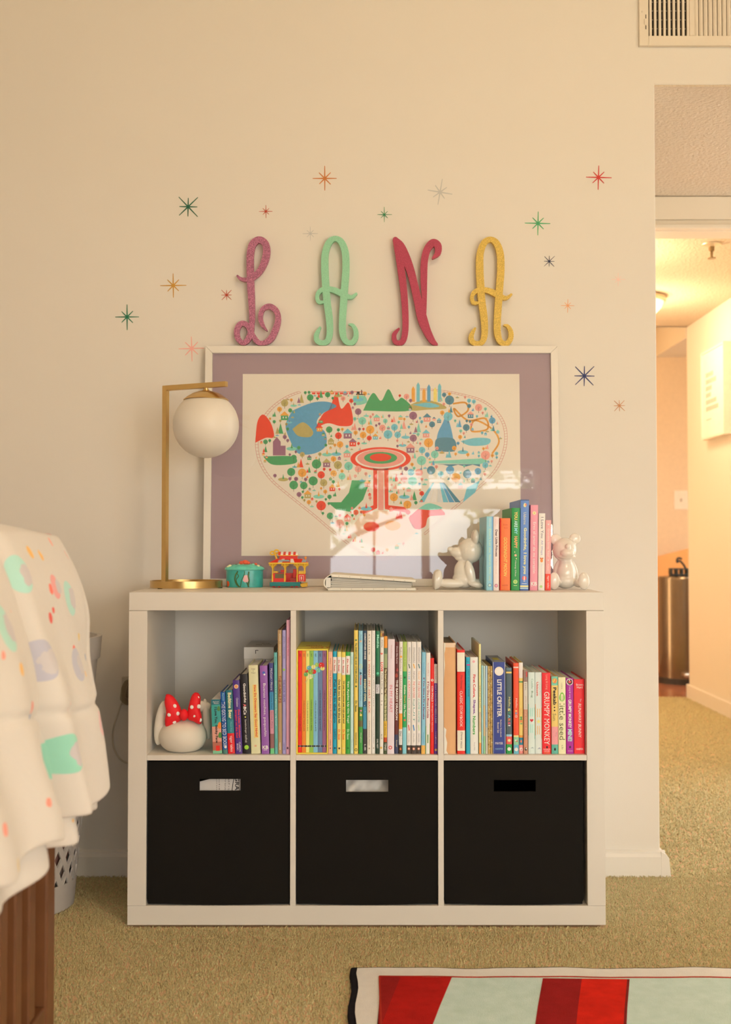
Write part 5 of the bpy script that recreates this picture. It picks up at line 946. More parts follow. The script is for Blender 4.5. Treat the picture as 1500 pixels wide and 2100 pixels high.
for zx, yy in ((190, y0), (425, y0), (662, y0), (800, y0), (190, y1 - .004), (425, y1 - .004), (662, y1 - .004), (800, y1 - .004)):
    b = MB(); cz = (X(zx), yy + .002)
    b.lathe([(.0022, 0), (.0022, Z(640) - Z(765)), (.0014, Z(620) - Z(765)), (.0014, Z(470) - Z(765)), (.0026, Z(440) - Z(765)), (.0030, Z(415) - Z(765))], (cz[0], cz[1], Z(765)), 10)
    for s_ in (-1, 1):
        b.tube(catmull([(cz[0], cz[1], Z(500)), (cz[0] + s_ * 22 * S, cz[1], Z(465)), (cz[0] + s_ * 48 * S, cz[1], Z(425)), (cz[0] + s_ * 60 * S, cz[1], Z(440)), (cz[0] + s_ * 52 * S, cz[1], Z(455))], 4), .0011, 6)
    b.build('post', yel, toy, smooth=True)
MB().box(X(118), X(870), y0 - .004, y1 + .004, Z(418), Z(392)).build('roof_trim', yel, toy, bevel=0.0008)
b = MB(); zr0, zr1 = Z(392), Z(322); xa_, xb_ = X(125), X(860); ia, ib = X(270), X(740); ya, yb2 = y0 - .003, y1 + .003; yi0, yi1 = y0 + .009, y1 - .009
def roofp(u, side):  # point on the lower or upper edge of the front slope
    return (xa_ + (xb_ - xa_) * u, ya, zr0) if side == 0 else (ia + (ib - ia) * u, yi0, zr1)
N = 9
for k in range(N):
    u0, u1 = k / N, (k + 1) / N; m_ = 1 if k in (2, 5) else 0
    for s_ in (0, 1):
        yl0 = ya if s_ == 0 else yb2; yh = yi0 if s_ == 0 else yi1
        b.add([(xa_ + (xb_ - xa_) * u0, yl0, zr0), (xa_ + (xb_ - xa_) * u1, yl0, zr0), (ia + (ib - ia) * u1, yh, zr1), (ia + (ib - ia) * u0, yh, zr1)], [(0, 1, 2, 3)], m_)
b.add([(xa_, ya, zr0), (xa_, yb2, zr0), (ia, yi1, zr1), (ia, yi0, zr1)], [(0, 1, 2, 3)]); b.add([(xb_, ya, zr0), (xb_, yb2, zr0), (ib, yi1, zr1), (ib, yi0, zr1)], [(0, 1, 2, 3)])
b.add([(ia, yi0, zr1), (ib, yi0, zr1), (ib, yi1, zr1), (ia, yi1, zr1)], [(0, 1, 2, 3)])
b.build('roof', [red, ltw], toy)
MB().box(X(320), X(660), yi0 + .001, yi1 - .001, Z(330), Z(252)).build('clerestory', red, toy, bevel=0.0006)
N = 8
for k in range(N):
    m_ = red if k % 2 == 0 else ltw; b = MB(); xa2, xb2 = X(296 + k * 48), X(296 + (k + 1) * 48)
    prof = [(yi0 - .004, Z(262)), (yi0 - .002, Z(228)), (yt_ - .004, Z(192)), (yt_, Z(186)), (yt_ + .004, Z(192)), (yi1 + .002, Z(228)), (yi1 + .004, Z(262))]
    b.pyz(prof, xa2, xb2); b.build('roof_stripe', m_, toy)
MB().box(X(296), X(690), yi0 - .0048, yi0 - .0032, Z(262), Z(250)).build('eave', yel, toy)
sgm = M((130, 136, 124), 0.4)
MB().pxz([(X(290), Z(372)), (X(535), Z(372)), (X(505), Z(338)), (X(320), Z(338))], y0 - .003, y0 - .001).build('sign_plate', sgm, toy, bevel=0.0005)
MB().pxz([(X(745), Z(388)), (X(842), Z(388)), (X(825), Z(345)), (X(790), Z(332)), (X(757), Z(348))], y0 - .002, y0).build('sign_plate', sgm, toy, bevel=0.0005)
b = MB(); b.ball((X(815), yt_, Z(300)), 24 * S, 0, 12, 8); b.lathe([(10 * S, Z(345) - Z(392)), (10 * S, Z(318) - Z(392))], (X(815), yt_, Z(392)), 8); b.build('finial', M((230, 140, 50), 0.35), toy, smooth=True)
b = MB(); b.tube([(X(262), yt_, Z(330)), (X(240), yt_, Z(262)), (X(226), yt_, Z(222))], 20 * S, 8)
for (zx, zy) in ((178, 214), (258, 184)):
    pts = [(X(zx) + 38 * S * 1.1 * math.cos(a), yt_, Z(zy) + 38 * S * .8 * math.sin(a)) for a in [2 * math.pi * k / 16 for k in range(17)]]; b.tube(pts, 15 * S, 6)
b.build('winding_key', yel, toy, smooth=True)

# ------------------------------------------------------------------ photo album lying on the unit
yA = -0.325; alb_t = thing('photo_album', 'cream photo album lying flat with its pages toward the room', 'album', (P(760, 1210, yA).x, yA, ZT))
ka = (yA - CAM.y) / F; xa0 = P(664, 1210, yA).x; xa1 = P(853.5, 1210, yA).x; dA = 0.18
cov = M((214, 198, 166), 0.6, noise=(12, 0.03)); z0_ = ZT + 0.0003
zL = P(680, 1177, yA).z; zR = P(853, 1189, yA).z
MB().box(xa0 + .010, xa1, yA, yA + dA, z0_, z0_ + .0065).build('lower_board', cov, alb_t, bevel=0.002, seg=3)
b = MB(); b.pxz([(xa0 + .018, zL - .0075), (xa1, zR - .0065), (xa1, zR), (xa0 + .018, zL)], yA, yA + dA); b.build('upper_board', cov, alb_t, bevel=0.002, seg=3)
sp_ = catmull([(xa0 + .012, z0_ + .002), (xa0 + .002, z0_ + .010), (xa0, z0_ + .020), (xa0 + .004, zL - .010), (xa0 + .018, zL - .001)], 4); inn_ = [(x + .0032, z) for x, z in sp_]
b = MB()
for i in range(len(sp_) - 1): b.pxz([sp_[i], sp_[i + 1], inn_[i + 1], inn_[i]], yA + .001, yA + dA - .001)
b.build('spine', cov, alb_t, smooth=True)
N = 15; pg = [M((200, 184, 156), 0.8), M((176, 160, 132), 0.8), M((214, 200, 172), 0.8)]; rr2 = random.Random(3)
for k in range(N):
    u0, u1 = k / N, (k + .72) / N; zb0, zb1 = z0_ + .0068, zL - .0085; zc0, zc1 = z0_ + .0068, zR - .0075
    s0 = rr2.uniform(.0, .004); f_ = lambda x: 0
    xl_, xr_ = xa0 + .016 + s0, xa1 - .006 - rr2.uniform(0, .006)
    xm = xl_ + (xr_ - xl_) * .25
    sag = .0016 * math.sin(k)
    zlu = lambda u: zb0 + (zb1 - zb0) * u; zru = lambda u: zc0 + (zc1 - zc0) * u
    b = MB(); mzl = (zlu(u0) * .75 + zru(u0) * .25); mzu = (zlu(u1) * .75 + zru(u1) * .25)
    b.pxz([(xl_, zlu(u0)), (xm, mzl), (xr_, zru(u0)), (xr_, zru(u1)), (xm, mzu), (xl_, zlu(u1))], yA + .004 + rr2.uniform(0, .003), yA + dA - .005); b.build('leaf', pg[k % 3], alb_t)
MB().box(xa0 + .005, xa0 + .017, yA + .003, yA + dA - .004, z0_ + .0075, zL - .009).build('binding', M((206, 192, 166), 0.7), alb_t, bevel=0.001)
b = MB()
for k in range(8):
    x = xa0 + .036 + k * .0265; zt_ = zL + (zR - zL) * (x - xa0 - .018) / (xa1 - xa0 - .018) - .004; b.box(x, x + .0012, yA - .0003, yA + .0001, zt_ - .0008, zt_ + .0006)
    x += .004; b.box(x, x + .0012, yA - .0003, yA + .0001, z0_ + .003, z0_ + .0042)
b.build('cloth_dots', M((120, 100, 76), 0.7), alb_t)

# ------------------------------------------------------------------ porcelain bear bookends
porc = M((0.82, 0.80, 0.75), 0.14, raw=True, noise=None, spec=0.5, coat=0.5)
def remesh(o, vox, it=6):
    r = o.modifiers.new('remesh', 'REMESH'); r.mode = 'VOXEL'; r.voxel_size = vox; r.use_smooth_shade = True
    s = o.modifiers.new('smooth', 'SMOOTH'); s.iterations = it; s.factor = 0.5
yb_ = -0.245; kb = (yb_ - CAM.y) / F
def bq(zx, zy, dy=0.0): p = P(880 + zx / 11.54, 1060 + zy / 11.54, yb_); return (p.x, yb_ + dy, p.z)
s_ = kb / 11.54
def eb(b, zx, zy, rx, ry, rz, dy=0.0, rot=None): b.ball(bq(zx, zy, dy), (rx * s_, ry * s_, rz * s_), 0, 24, 14, rot)
b = MB(); Ry = lambda d: Matrix.Rotation(math.radians(d), 3, 'Y')
eb(b, 980, 795, 300, 290, 300); eb(b, 690, 850, 205, 170, 135, 0, Ry(14)); eb(b, 505, 765, 72, 85, 66); eb(b, 760, 970, 150, 130, 80)
eb(b, 840, 1330, 250, 230, 330, 0, Ry(-6)); eb(b, 830, 1480, 280, 260, 210); eb(b, 860, 1130, 170, 170, 150)
for sg in (-1, 1):
    eb(b, 500, 1570, 330, 105, 105, sg * 190 * s_, Ry(2)); eb(b, 205, 1470, 105, 130, 230, sg * 200 * s_, Ry(6)); eb(b, 150, 1500, 62, 130, 225, sg * 200 * s_, Ry(3))
    eb(b, 960, 1320, 110, 80, 300, sg * 235 * s_, Ry(-14)); eb(b, 1080, 1590, 190, 95, 75, sg * 235 * s_, Ry(14))
    eb(b, 1095, 480, 85, 170, 175, sg * 170 * s_)
eb(b, 1140, 1560, 90, 90, 90)
o = b.build('bear_bookend', porc, smooth=True); remesh(o, 0.0016); tag(o, 'glossy white seated bear bookend in profile with its snout pointing away from the books', 'bookend')
yb2_ = -0.235; k2 = (yb2_ - CAM.y) / F; s2 = k2 / 13.636
def bq2(zx, zy, dy=0.0): p = P(1110 + zx / 13.636, 1070 + zy / 13.636, yb2_); return (p.x, yb2_ + dy, p.z)
def eb2(b, zx, zy, rx, ry, rz, dy=0.0, rot=None): b.ball(bq2(zx, zy, dy), (rx * s2, ry * s2, rz * s2), 0, 24, 14, rot)
b = MB(); eb2(b, 660, 780, 340, 330, 335); eb2(b, 690, 870, 200, 190, 140, -270 * s2); eb2(b, 695, 690, 78, 90, 88, -360 * s2); eb2(b, 690, 970, 250, 150, 70, -200 * s2)
eb2(b, 690, 1450, 270, 270, 400); eb2(b, 690, 1650, 300, 290, 220); eb2(b, 690, 1180, 200, 190, 160)
for sg in (-1, 1):
    eb2(b, 690 + sg * 265, 480 if sg > 0 else 500, 165, 75, 165, 20 * s2); eb2(b, 690 + sg * 330, 1700, 140, 330, 130, -200 * s2); eb2(b, 690 + sg * 400 + (20 if sg > 0 else 0), 1640, 158, 95, 245, -470 * s2)
    eb2(b, 690 + sg * 255, 1340, 80, 95, 280, 40 * s2, Ry(sg * -16))
o = b.build('bear_bookend', porc, smooth=True); remesh(o, 0.0016); tag(o, 'glossy white seated bear bookend facing the room beside the coral pink spine', 'bookend')

# ------------------------------------------------------------------ white night light with a bow (in the first cubby)
yn = YF + 0.062; kn = (yn - CAM.y) / F; sn = kn / 4.545
def nq(zx, zy, dy=0.0): p = P(290 + zx / 4.545, 1400 + zy / 4.545, yn); return Vector((p.x, yn + dy, p.z))
nl = thing('night_light', 'matte white rabbit-shaped night light with drooping ears and a red polka-dot bow', 'night light', (nq(390, 660).x, yn, ZS1))
vin = M((0.80, 0.76, 0.68), 0.55, raw=True, noise=None)
cb = nq(388, 495); cz_ = (nq(388, 335).z + ZS1) / 2; hz_ = (nq(388, 335).z - ZS1) / 2
prof = []
for i in range(19):
    a = math.pi * i / 18; r_ = math.sin(a) ** 0.82; z_ = -math.cos(a); 
    prof.append((max(1e-4, 223 * sn * r_ * (1.0 - 0.02 * z_)), hz_ * (z_ if z_ > -0.86 else -0.86) * (1.0 if z_ > -0.86 else 1.0)))
prof = [(r_, z_ / 1.0 + (0 if z_ > 0 else 0)) for r_, z_ in prof]
zmin = min(p[1] for p in prof); prof = [(r_, (z_ - zmin) * (2 * hz_) / (max(p[1] for p in prof) - zmin)) for r_, z_ in prof]
MB().lathe(prof, (cb.x, yn, ZS1 + 0.0004), 48, caps=False).build('body', vin, nl, smooth=True, angle=180)
for (zx, zy, rx_, rz_, tl, dy) in ((186, 372, 56, 205, 8, -.006), (600, 350, 36, 190, -6, .018)):
    b = MB(); b.ball(nq(zx, zy, dy), (rx_ * sn, 40 * sn, rz_ * sn), 0, 28, 18, Ry(tl)); b.ball(nq(zx + (70 if zx < 300 else -45), zy - 120, dy), (90 * sn, 34 * sn, 50 * sn), 0, 20, 12); b.build('ear', vin, nl, smooth=True, angle=180)
rd = M((216, 26, 30), 0.6, noise=(50, 0.08)); dot_m = M((226, 206, 184), 0.6)
def lobe(poly, dy):
    pl = [nq(x, y, dy) for x, y, *_ in catmull(poly + [poly[0]], 5)[:-1]]; n_ = len(pl); cc = sum(pl, Vector()) / n_; b = MB(); rings = [1.0, .93, .78, .5, .2]; hts = [0, .006, .0105, .0135, .0145]
    vs = []
    for r_, h_ in zip(rings, hts): vs += [tuple(cc + (p - cc) * r_ + Vector((0, -h_, 0))) for p in pl]
    vs += [tuple(cc + Vector((0, -.0147, 0)))]; vs += [tuple(cc + (p - cc) * .93 + Vector((0, .006, 0))) for p in pl]; m0 = len(rings) * n_
    f = [(k * n_ + i, k * n_ + (i + 1) % n_, (k + 1) * n_ + (i + 1) % n_, (k + 1) * n_ + i) for k in range(len(rings) - 1) for i in range(n_)] + [((len(rings) - 1) * n_ + i, (len(rings) - 1) * n_ + (i + 1) % n_, m0) for i in range(n_)]
    f += [(i, (i + 1) % n_, m0 + 1 + (i + 1) % n_, m0 + 1 + i) for i in range(n_)] + [tuple(m0 + 1 + i for i in range(n_))]
    return b.add(vs, f), cc, dy
dyb = -0.026
for poly, dots in (([(248, 96), (270, 92), (310, 110), (355, 165), (388, 235), (395, 300), (385, 335), (330, 365), (275, 393), (245, 390), (238, 330), (250, 260), (235, 160)], [(282, 145), (334, 198), (288, 276), (362, 266), (328, 342)]),
                   ([(515, 76), (548, 84), (568, 130), (563, 230), (578, 300), (575, 360), (548, 370), (500, 345), (455, 328), (445, 290), (450, 235), (470, 150), (490, 100)], [(541, 124), (497, 206), (558, 200), (520, 284), (565, 328)])):
    b, cc, dy = lobe(poly, dyb); o = b.build('bow_loop', rd, nl, smooth=True, angle=70)
    for (x, y) in dots:
        q = nq(x, y, dy); e_ = ((q - cc).length / (120 * sn)); dep = .0150 * max(0.25, 1 - 0.55 * e_ ** 1.6)
        MB().ball((q.x, q.y - dep + .0014, q.z), (19.5 * sn, .0028, 19.5 * sn), 0, 16, 8).build('polka_dot', dot_m, o, smooth=True)
b = MB(); b.ball(nq(418, 280, dyb - .008), (40 * sn, .013, 54 * sn), 0, 20, 12); b.build('bow_knot', rd, nl, smooth=True, angle=180)

# ------------------------------------------------------------------ things showing through the handle holes of the bins
x0, x1, z0, z1, hx0, hx1, hz0, hz1 = A; Yp = YF + 0.016
b = MB(); b.pxz([(hx0 - .03, z0 + .10), (hx1 + .05, z0 + .10), (hx1 + .05, hz1 + .012), (hx0 + .03, hz1 - .001), (hx0 - .03, hz1 - .016)], Yp, Yp + .001)
pp = thing('printed_paper', 'pale printed paper showing through the handle hole of a black bin', 'paper', ((hx0 + hx1) / 2, Yp, z0 + .10)); b.build('sheet', M((196, 180, 156), 0.7, gain=0.8), pp)
b = MB()
for wd, u, w_, zt_, zl_, bo in (('GRAC', .90, .10, .12, -.35, .02), ('HAT • L', .70, .035, .3, -.5, 0), ('Print', .615, .03, .25, -.4, 0), ('fold', .47, .022, -.1, -.7, 0), ('form', .41, .022, .1, -.6, 0)):
    co, fs, wh = text2d(wd, bo); H_ = hz1 - hz0; W_ = hx1 - hx0; zt2 = hz1 + zt_ * H_ * -.2 + .003; L_ = H_ * (1.5 if wd == 'GRAC' else 1.1)
    b.add([(hx0 + W_ * (u - w_ / 2) + w_ * W_ * p[1], Yp - .0003, zt2 - L_ * p[0]) for p in co], fs)
pts = catmull([(hx0 + (hx1 - hx0) * .83, hz1 + .004), (hx0 + (hx1 - hx0) * .79, (hz0 + hz1) / 2), (hx0 + (hx1 - hx0) * .77, hz0 - .004)], 4)
for (a, c_) in zip(pts[:-1], pts[1:]): b.add([(a[0], Yp - .0003, a[1]), (a[0] + .0016, Yp - .0003, a[1]), (c_[0] + .0016, Yp - .0003, c_[1]), (c_[0], Yp - .0003, c_[1])], [(0, 1, 2, 3)])
b.build('lettering', M((40, 36, 34), 0.7), pp)
x0, x1, z0, z1, hx0, hx1, hz0, hz1 = Bn; N1, N2 = 48, 30; vs = []; b = MB(); rr3 = np.random.RandomState(2)
for j in range(N2 + 1):
    for i in range(N1 + 1):
        u, v = i / N1, j / N2; x = hx0 - .03 + (hx1 - hx0 + .06) * u; z = hz0 - .06 + (hz1 - hz0 + .085) * v
        d_ = .006 * math.sin(9 * u + 5 * v + 2 * math.sin(6 * v)) + .004 * math.sin(23 * u - 14 * v) + .003 * abs(math.sin(17 * (u + .6 * v)))
        vs.append((x, Yp + .010 + d_ + .03 * (v ** 3), z))
b.add(vs, [(j * (N1 + 1) + i, j * (N1 + 1) + i + 1, (j + 1) * (N1 + 1) + i + 1, (j + 1) * (N1 + 1) + i) for j in range(N2) for i in range(N1)])
o = b.build('cloth', M((0.80, 0.78, 0.74), 0.8, raw=True), smooth=True, angle=180); md = o.modifiers.new('thick', 'SOLIDIFY'); md.thickness = .002; md.offset = 1
tag(o, 'crumpled white cloth showing through the handle hole of the middle bin', 'cloth')
# ------------------------------------------------------------------ outlet cover, plug and cord beside the unit
yo = -0.001; a = P(243, 1446, -0.04); c = P(243, 1394, -0.04)
t = thing('outlet_cover', 'clear plastic outlet cover with a plug inside, on the wall beside the unit', 'outlet', (a.x + .03, 0, a.z))
clear = thin_glass('clear_plastic', 1.45, (0.80, 0.78, 0.72))
ox0, ox1 = a.x, a.x + 0.07
b = MB(); b.pxz([(ox0 + .004, a.z + .014), (ox0 + .02, a.z), (ox1, a.z), (ox1, c.z), (ox0 + .018, c.z), (ox0 + .008, c.z - .02)], -.05, -.012); b.build('clear_shell', clear, t, bevel=.006, seg=3)
MB().box(ox0 + .002, ox1, -.012, -.0006, a.z - .004, c.z + .004).build('backplate', M((0.55, 0.52, 0.46), .4, raw=True), t, bevel=.002)
MB().box(ox0 + .022, ox0 + .05, -.036, -.012, a.z + .018, a.z + .042).build('plug', M((0.35, 0.33, 0.29), .5, raw=True), t, bevel=.004)
pts = [(251, 1440), (247, 1450), (241, 1468), (234, 1490), (231.5, 1512), (234, 1535), (244, 1554), (256, 1563), (270, 1568), (290, 1572)]
MB().tube(catmull([tuple(P(x, y, -.030 + .002 * i)) for i, (x, y) in enumerate(pts)], 5), .0024, 8).build('power_cord', M((0.62, 0.58, 0.50), .4, raw=True), t, smooth=True)

# ------------------------------------------------------------------ laundry basket
kx, ky, rb, rt, zt_ = -0.905, -0.245, 0.185, 0.243, 0.655; zf0 = -0.005
bas = thing('laundry_basket', 'tall grey plastic laundry basket with a diamond lattice, between crib and wall', 'basket', (kx, ky, zf0))
pl = M((158, 144, 124), .5, gain=.62)
def rad(z): u = z / zt_; return rb + (rt - rb) * u
def shellring(b, z0, z1, th=.004, n=56, fl=0.0):
    v = []
    for k in range(n):
        a = 2 * math.pi * k / n
        for r_, z in ((rad(z0) + fl, z0), (rad(z1) + fl, z1), (rad(z1) - th, z1), (rad(z0) - th, z0)): v.append((kx + r_ * math.cos(a), ky + r_ * math.sin(a) * .82, z))
    return b.add(v, [(4 * k + j, 4 * ((k + 1) % n) + j, 4 * ((k + 1) % n) + (j + 1) % 4, 4 * k + (j + 1) % 4) for k in range(n) for j in range(4)])
shellring(MB(), zf0 + .002, .062).build('lower_wall', pl, bas, smooth=True)
shellring(MB(), .47, .60).build('upper_wall', pl, bas, smooth=True)
shellring(MB(), .60, zt_, .006, 56, .006).build('rim', pl, bas, smooth=True)
MB().lathe([(rb * .96, 0), (rb * .96, .006)], (kx, ky, zf0 + .002), 40, 0, 1, .82).build('base', pl, bas)
b = MB(); n = 30; za, zb_ = .058, .475; st = 12
for dr in (-1, 1):
    for k in range(n):
        pr = []
        for i in range(st + 1):
            z = za + (zb_ - za) * i / st; a = 2 * math.pi * (k / n) + dr * (i / st) * 1.25; pr.append((a, z))
        for (a0, z0), (a1, z1) in zip(pr[:-1], pr[1:]):
            w = .0085 / rad(z0)
            q = []
            for th in (0.0, .004):
                for (aa, zz_) in ((a0 - w, z0), (a0 + w, z0), (a1 + w, z1), (a1 - w, z1)):
                    r_ = rad(zz_) - th - (0.0002 if dr > 0 else 0); q.append((kx + r_ * math.cos(aa), ky + r_ * math.sin(aa) * .82, zz_))
            b.add(q, [(0, 1, 2, 3), (7, 6, 5, 4), (0, 4, 5, 1), (1, 5, 6, 2), (2, 6, 7, 3), (3, 7, 4, 0)])
b.build('lattice', pl, bas)
m = bpy.data.materials.new('laundry'); m.use_nodes = True; nt = m.node_tree; bs = nt.nodes['Principled BSDF']; tc = nt.nodes.new('ShaderNodeTexCoord'); vo = nt.nodes.new('ShaderNodeTexVoronoi'); vo.inputs['Scale'].default_value = 11
cr = nt.nodes.new('ShaderNodeValToRGB'); cr.color_ramp.interpolation = 'CONSTANT'; nt.links.new(tc.outputs['Object'], vo.inputs['Vector']); nt.links.new(vo.outputs['Color'], cr.inputs['Fac']); nt.links.new(cr.outputs['Color'], bs.inputs['Base Color'])
e = cr.color_ramp.elements; e[0].color = (.62, .50, .47, 1); e[1].position = .35; e[1].color = (.22, .30, .33, 1)
for p_, c_ in ((.5, (.68, .60, .55, 1)), (.7, (.40, .22, .20, 1)), (.8, (.6, .62, .6, 1))): k = e.new(p_); k.color = c_
bs.inputs['Roughness'].default_value = .9
b = MB(); b.lathe([(rb * .9, .01), (rad(.3) * .93, .3), (rad(.46) * .92, .46), (rad(.5) * .7, .53), (.02, .55)], (kx, ky, 0), 40, 0, 1, .82)
o = b.build('laundry', m, smooth=True, angle=180); tag(o, 'heap of pink and blue laundry seen through the basket lattice', 'laundry'); o['kind'] = 'stuff'

# ------------------------------------------------------------------ crib
dw = M((96, 56, 26), .42, gain=.75, noise=(18, .28), bump=(30, .08, .001))
xc = -0.51; ytf = -1.168
crib = thing('crib', 'dark walnut slatted crib with a blanket hanging over its rail', 'crib', (xc, ytf - .3, -.006))
MB().box(xc - .045, xc, ytf - .045, ytf, -.006, .80).build('post', dw, crib, bevel=.004)
yn_ = -2.50
MB().box(xc - .034, xc - .014, yn_, ytf - .046, .79, .825).build('top_rail', dw, crib, bevel=.004)
MB().box(xc - .034, xc - .002, yn_, ytf - .046, .075, .145).build('bottom_rail', dw, crib, bevel=.003)
MB().box(xc - .045, xc, yn_ - .045, yn_, -.006, .80).build('post', dw, crib, bevel=.004)
y = ytf - .100; sl = None
while y > yn_ + .03:
    if sl is None: sl = MB().box(xc - .028, xc - .007, -.016, .016, .1445, .7905).build('slat', dw, crib, bevel=.003); sl.location.y = y
    else:
        o = sl.copy(); COL.objects.link(o); o.location.y = y
    y -= .069
MB().box(xc - .62, xc - .046, ytf - .036, ytf - .010, .78, .80).build('end_rail', dw, crib, bevel=.004)
MB().box(xc - .62, xc - .046, ytf - .036, ytf - .010, .075, .145).build('end_rail', dw, crib, bevel=.004)
MB().box(xc - .665, xc - .62, ytf - .045, ytf, -.006, .80).build('post', dw, crib, bevel=.004)
for k in range(6): MB().box(xc - .56 + k * .088, xc - .50 + k * .088, ytf - .034, ytf - .012, .1445, .7905).build('slat', dw, crib, bevel=.003)

# ------------------------------------------------------------------ blanket over the crib rail
def blanket_mat():
    m = bpy.data.materials.new('blanket'); m.use_nodes = True; nt = m.node_tree; bs = nt.nodes['Principled BSDF']; bs.inputs['Roughness'].default_value = .9; bs.inputs['Sheen Weight'].default_value = .2
    L = nt.links.new; N = nt.nodes.new
    uv = N('ShaderNodeUVMap'); uv.uv_map = 'UVMap'
    base = alb((214, 194, 164), .95); cur = None
    rgb = N('ShaderNodeRGB'); rgb.outputs[0].default_value = (*base, 1); cur = rgb.outputs[0]
    def over(fac, col):
        nonlocal cur
        mx = N('ShaderNodeMix'); mx.data_type = 'RGBA'; L(fac, mx.inputs['Factor']); L(cur, mx.inputs['A'])
        if isinstance(col, tuple): mx.inputs['B'].default_value = (*col, 1)
        else: L(col, mx.inputs['B'])
        cur = mx.outputs['Result']
    nz = N('ShaderNodeTexNoise'); nz.inputs['Scale'].default_value = 60; L(uv.outputs[0], nz.inputs['Vector'])
    # small scattered motifs
    vo = N('ShaderNodeTexVoronoi'); vo.inputs['Scale'].default_value = 21; vo.inputs['Randomness'].default_value = .8; L(uv.outputs[0], vo.inputs['Vector'])
    ad = N('ShaderNodeMath'); ad.operation = 'MULTIPLY_ADD'; L(nz.outputs['Fac'], ad.inputs[0]); ad.inputs[1].default_value = .16; L(vo.outputs['Distance'], ad.inputs[2])
    lt = N('ShaderNodeMath'); lt.operation = 'LESS_THAN'; L(ad.outputs[0], lt.inputs[0]); lt.inputs[1].default_value = .26
    cr = N('ShaderNodeValToRGB'); cr.color_ramp.interpolation = 'CONSTANT'; L(vo.outputs['Color'], cr.inputs['Fac']); e = cr.color_ramp.elements
    e[0].color = (*alb((226, 96, 70)), 1); e[1].position = .3; e[1].color = (*alb((232, 160, 70)), 1)
    for p_, c_ in ((.45, (206, 60, 46)), (.6, (214, 168, 60)), (.7, (226, 130, 100)), (.82, (90, 116, 140)), (.9, (120, 180, 140))): k = e.new(p_); k.color = (*alb(c_), 1)
    over(lt.outputs[0], cr.outputs['Color'])
    # large discs
    for (u, v, r_, col) in ((-1.465, .842, .026, (176, 208, 174)), (-1.455, .722, .029, (184, 172, 164)), (-1.425, .586, .029, (150, 200, 158)), (-1.285, .80, .027, (176, 206, 172)), (-1.30, .70, .025, (188, 176, 166)), (-1.345, .82, .018, (232, 150, 130)), (-1.62, .78, .03, (176, 208, 172)), (-1.24, .60, .02, (232, 170, 150))):
        vm = N('ShaderNodeVectorMath'); vm.operation = 'DISTANCE'; L(uv.outputs[0], vm.inputs[0]); vm.inputs[1].default_value = (u, v, 0)
        q = N('ShaderNodeMath'); q.operation = 'LESS_THAN'; L(vm.outputs['Value'], q.inputs[0]); q.inputs[1].default_value = r_; over(q.outputs[0], alb(col, .95))
        vm2 = N('ShaderNodeVectorMath'); vm2.operation = 'DISTANCE'; L(uv.outputs[0], vm2.inputs[0]); vm2.inputs[1].default_value = (u + r_ * .55, v - r_ * .05, 0)
        ad2 = N('ShaderNodeMath'); ad2.operation = 'MULTIPLY_ADD'; L(nz.outputs['Fac'], ad2.inputs[0]); ad2.inputs[1].default_value = -.02; L(vm2.outputs['Value'], ad2.inputs[2])
        q2 = N('ShaderNodeMath'); q2.operation = 'LESS_THAN'; L(ad2.outputs[0], q2.inputs[0]); q2.inputs[1].default_value = r_ * .60 - .01; over(q2.outputs[0], alb((200, 182, 162), .95))
    L(cur, bs.inputs['Base Color'])
    bp = N('ShaderNodeBump'); n2 = N('ShaderNodeTexNoise'); n2.inputs['Scale'].default_value = 35; L(uv.outputs[0], n2.inputs['Vector']); L(n2.outputs['Fac'], bp.inputs['Height']); bp.inputs['Strength'].default_value = .35; bp.inputs['Distance'].default_value = .006; L(bp.outputs['Normal'], bs.inputs['Normal'])
    return m
prof = catmull([(-.625, .902), (-.60, .909), (-.545, .909), (-.505, .899), (-.474, .868), (-.456, .815), (-.446, .725), (-.436, .635), (-.428, .56), (-.420, .50), (-.414, .455)], 8)
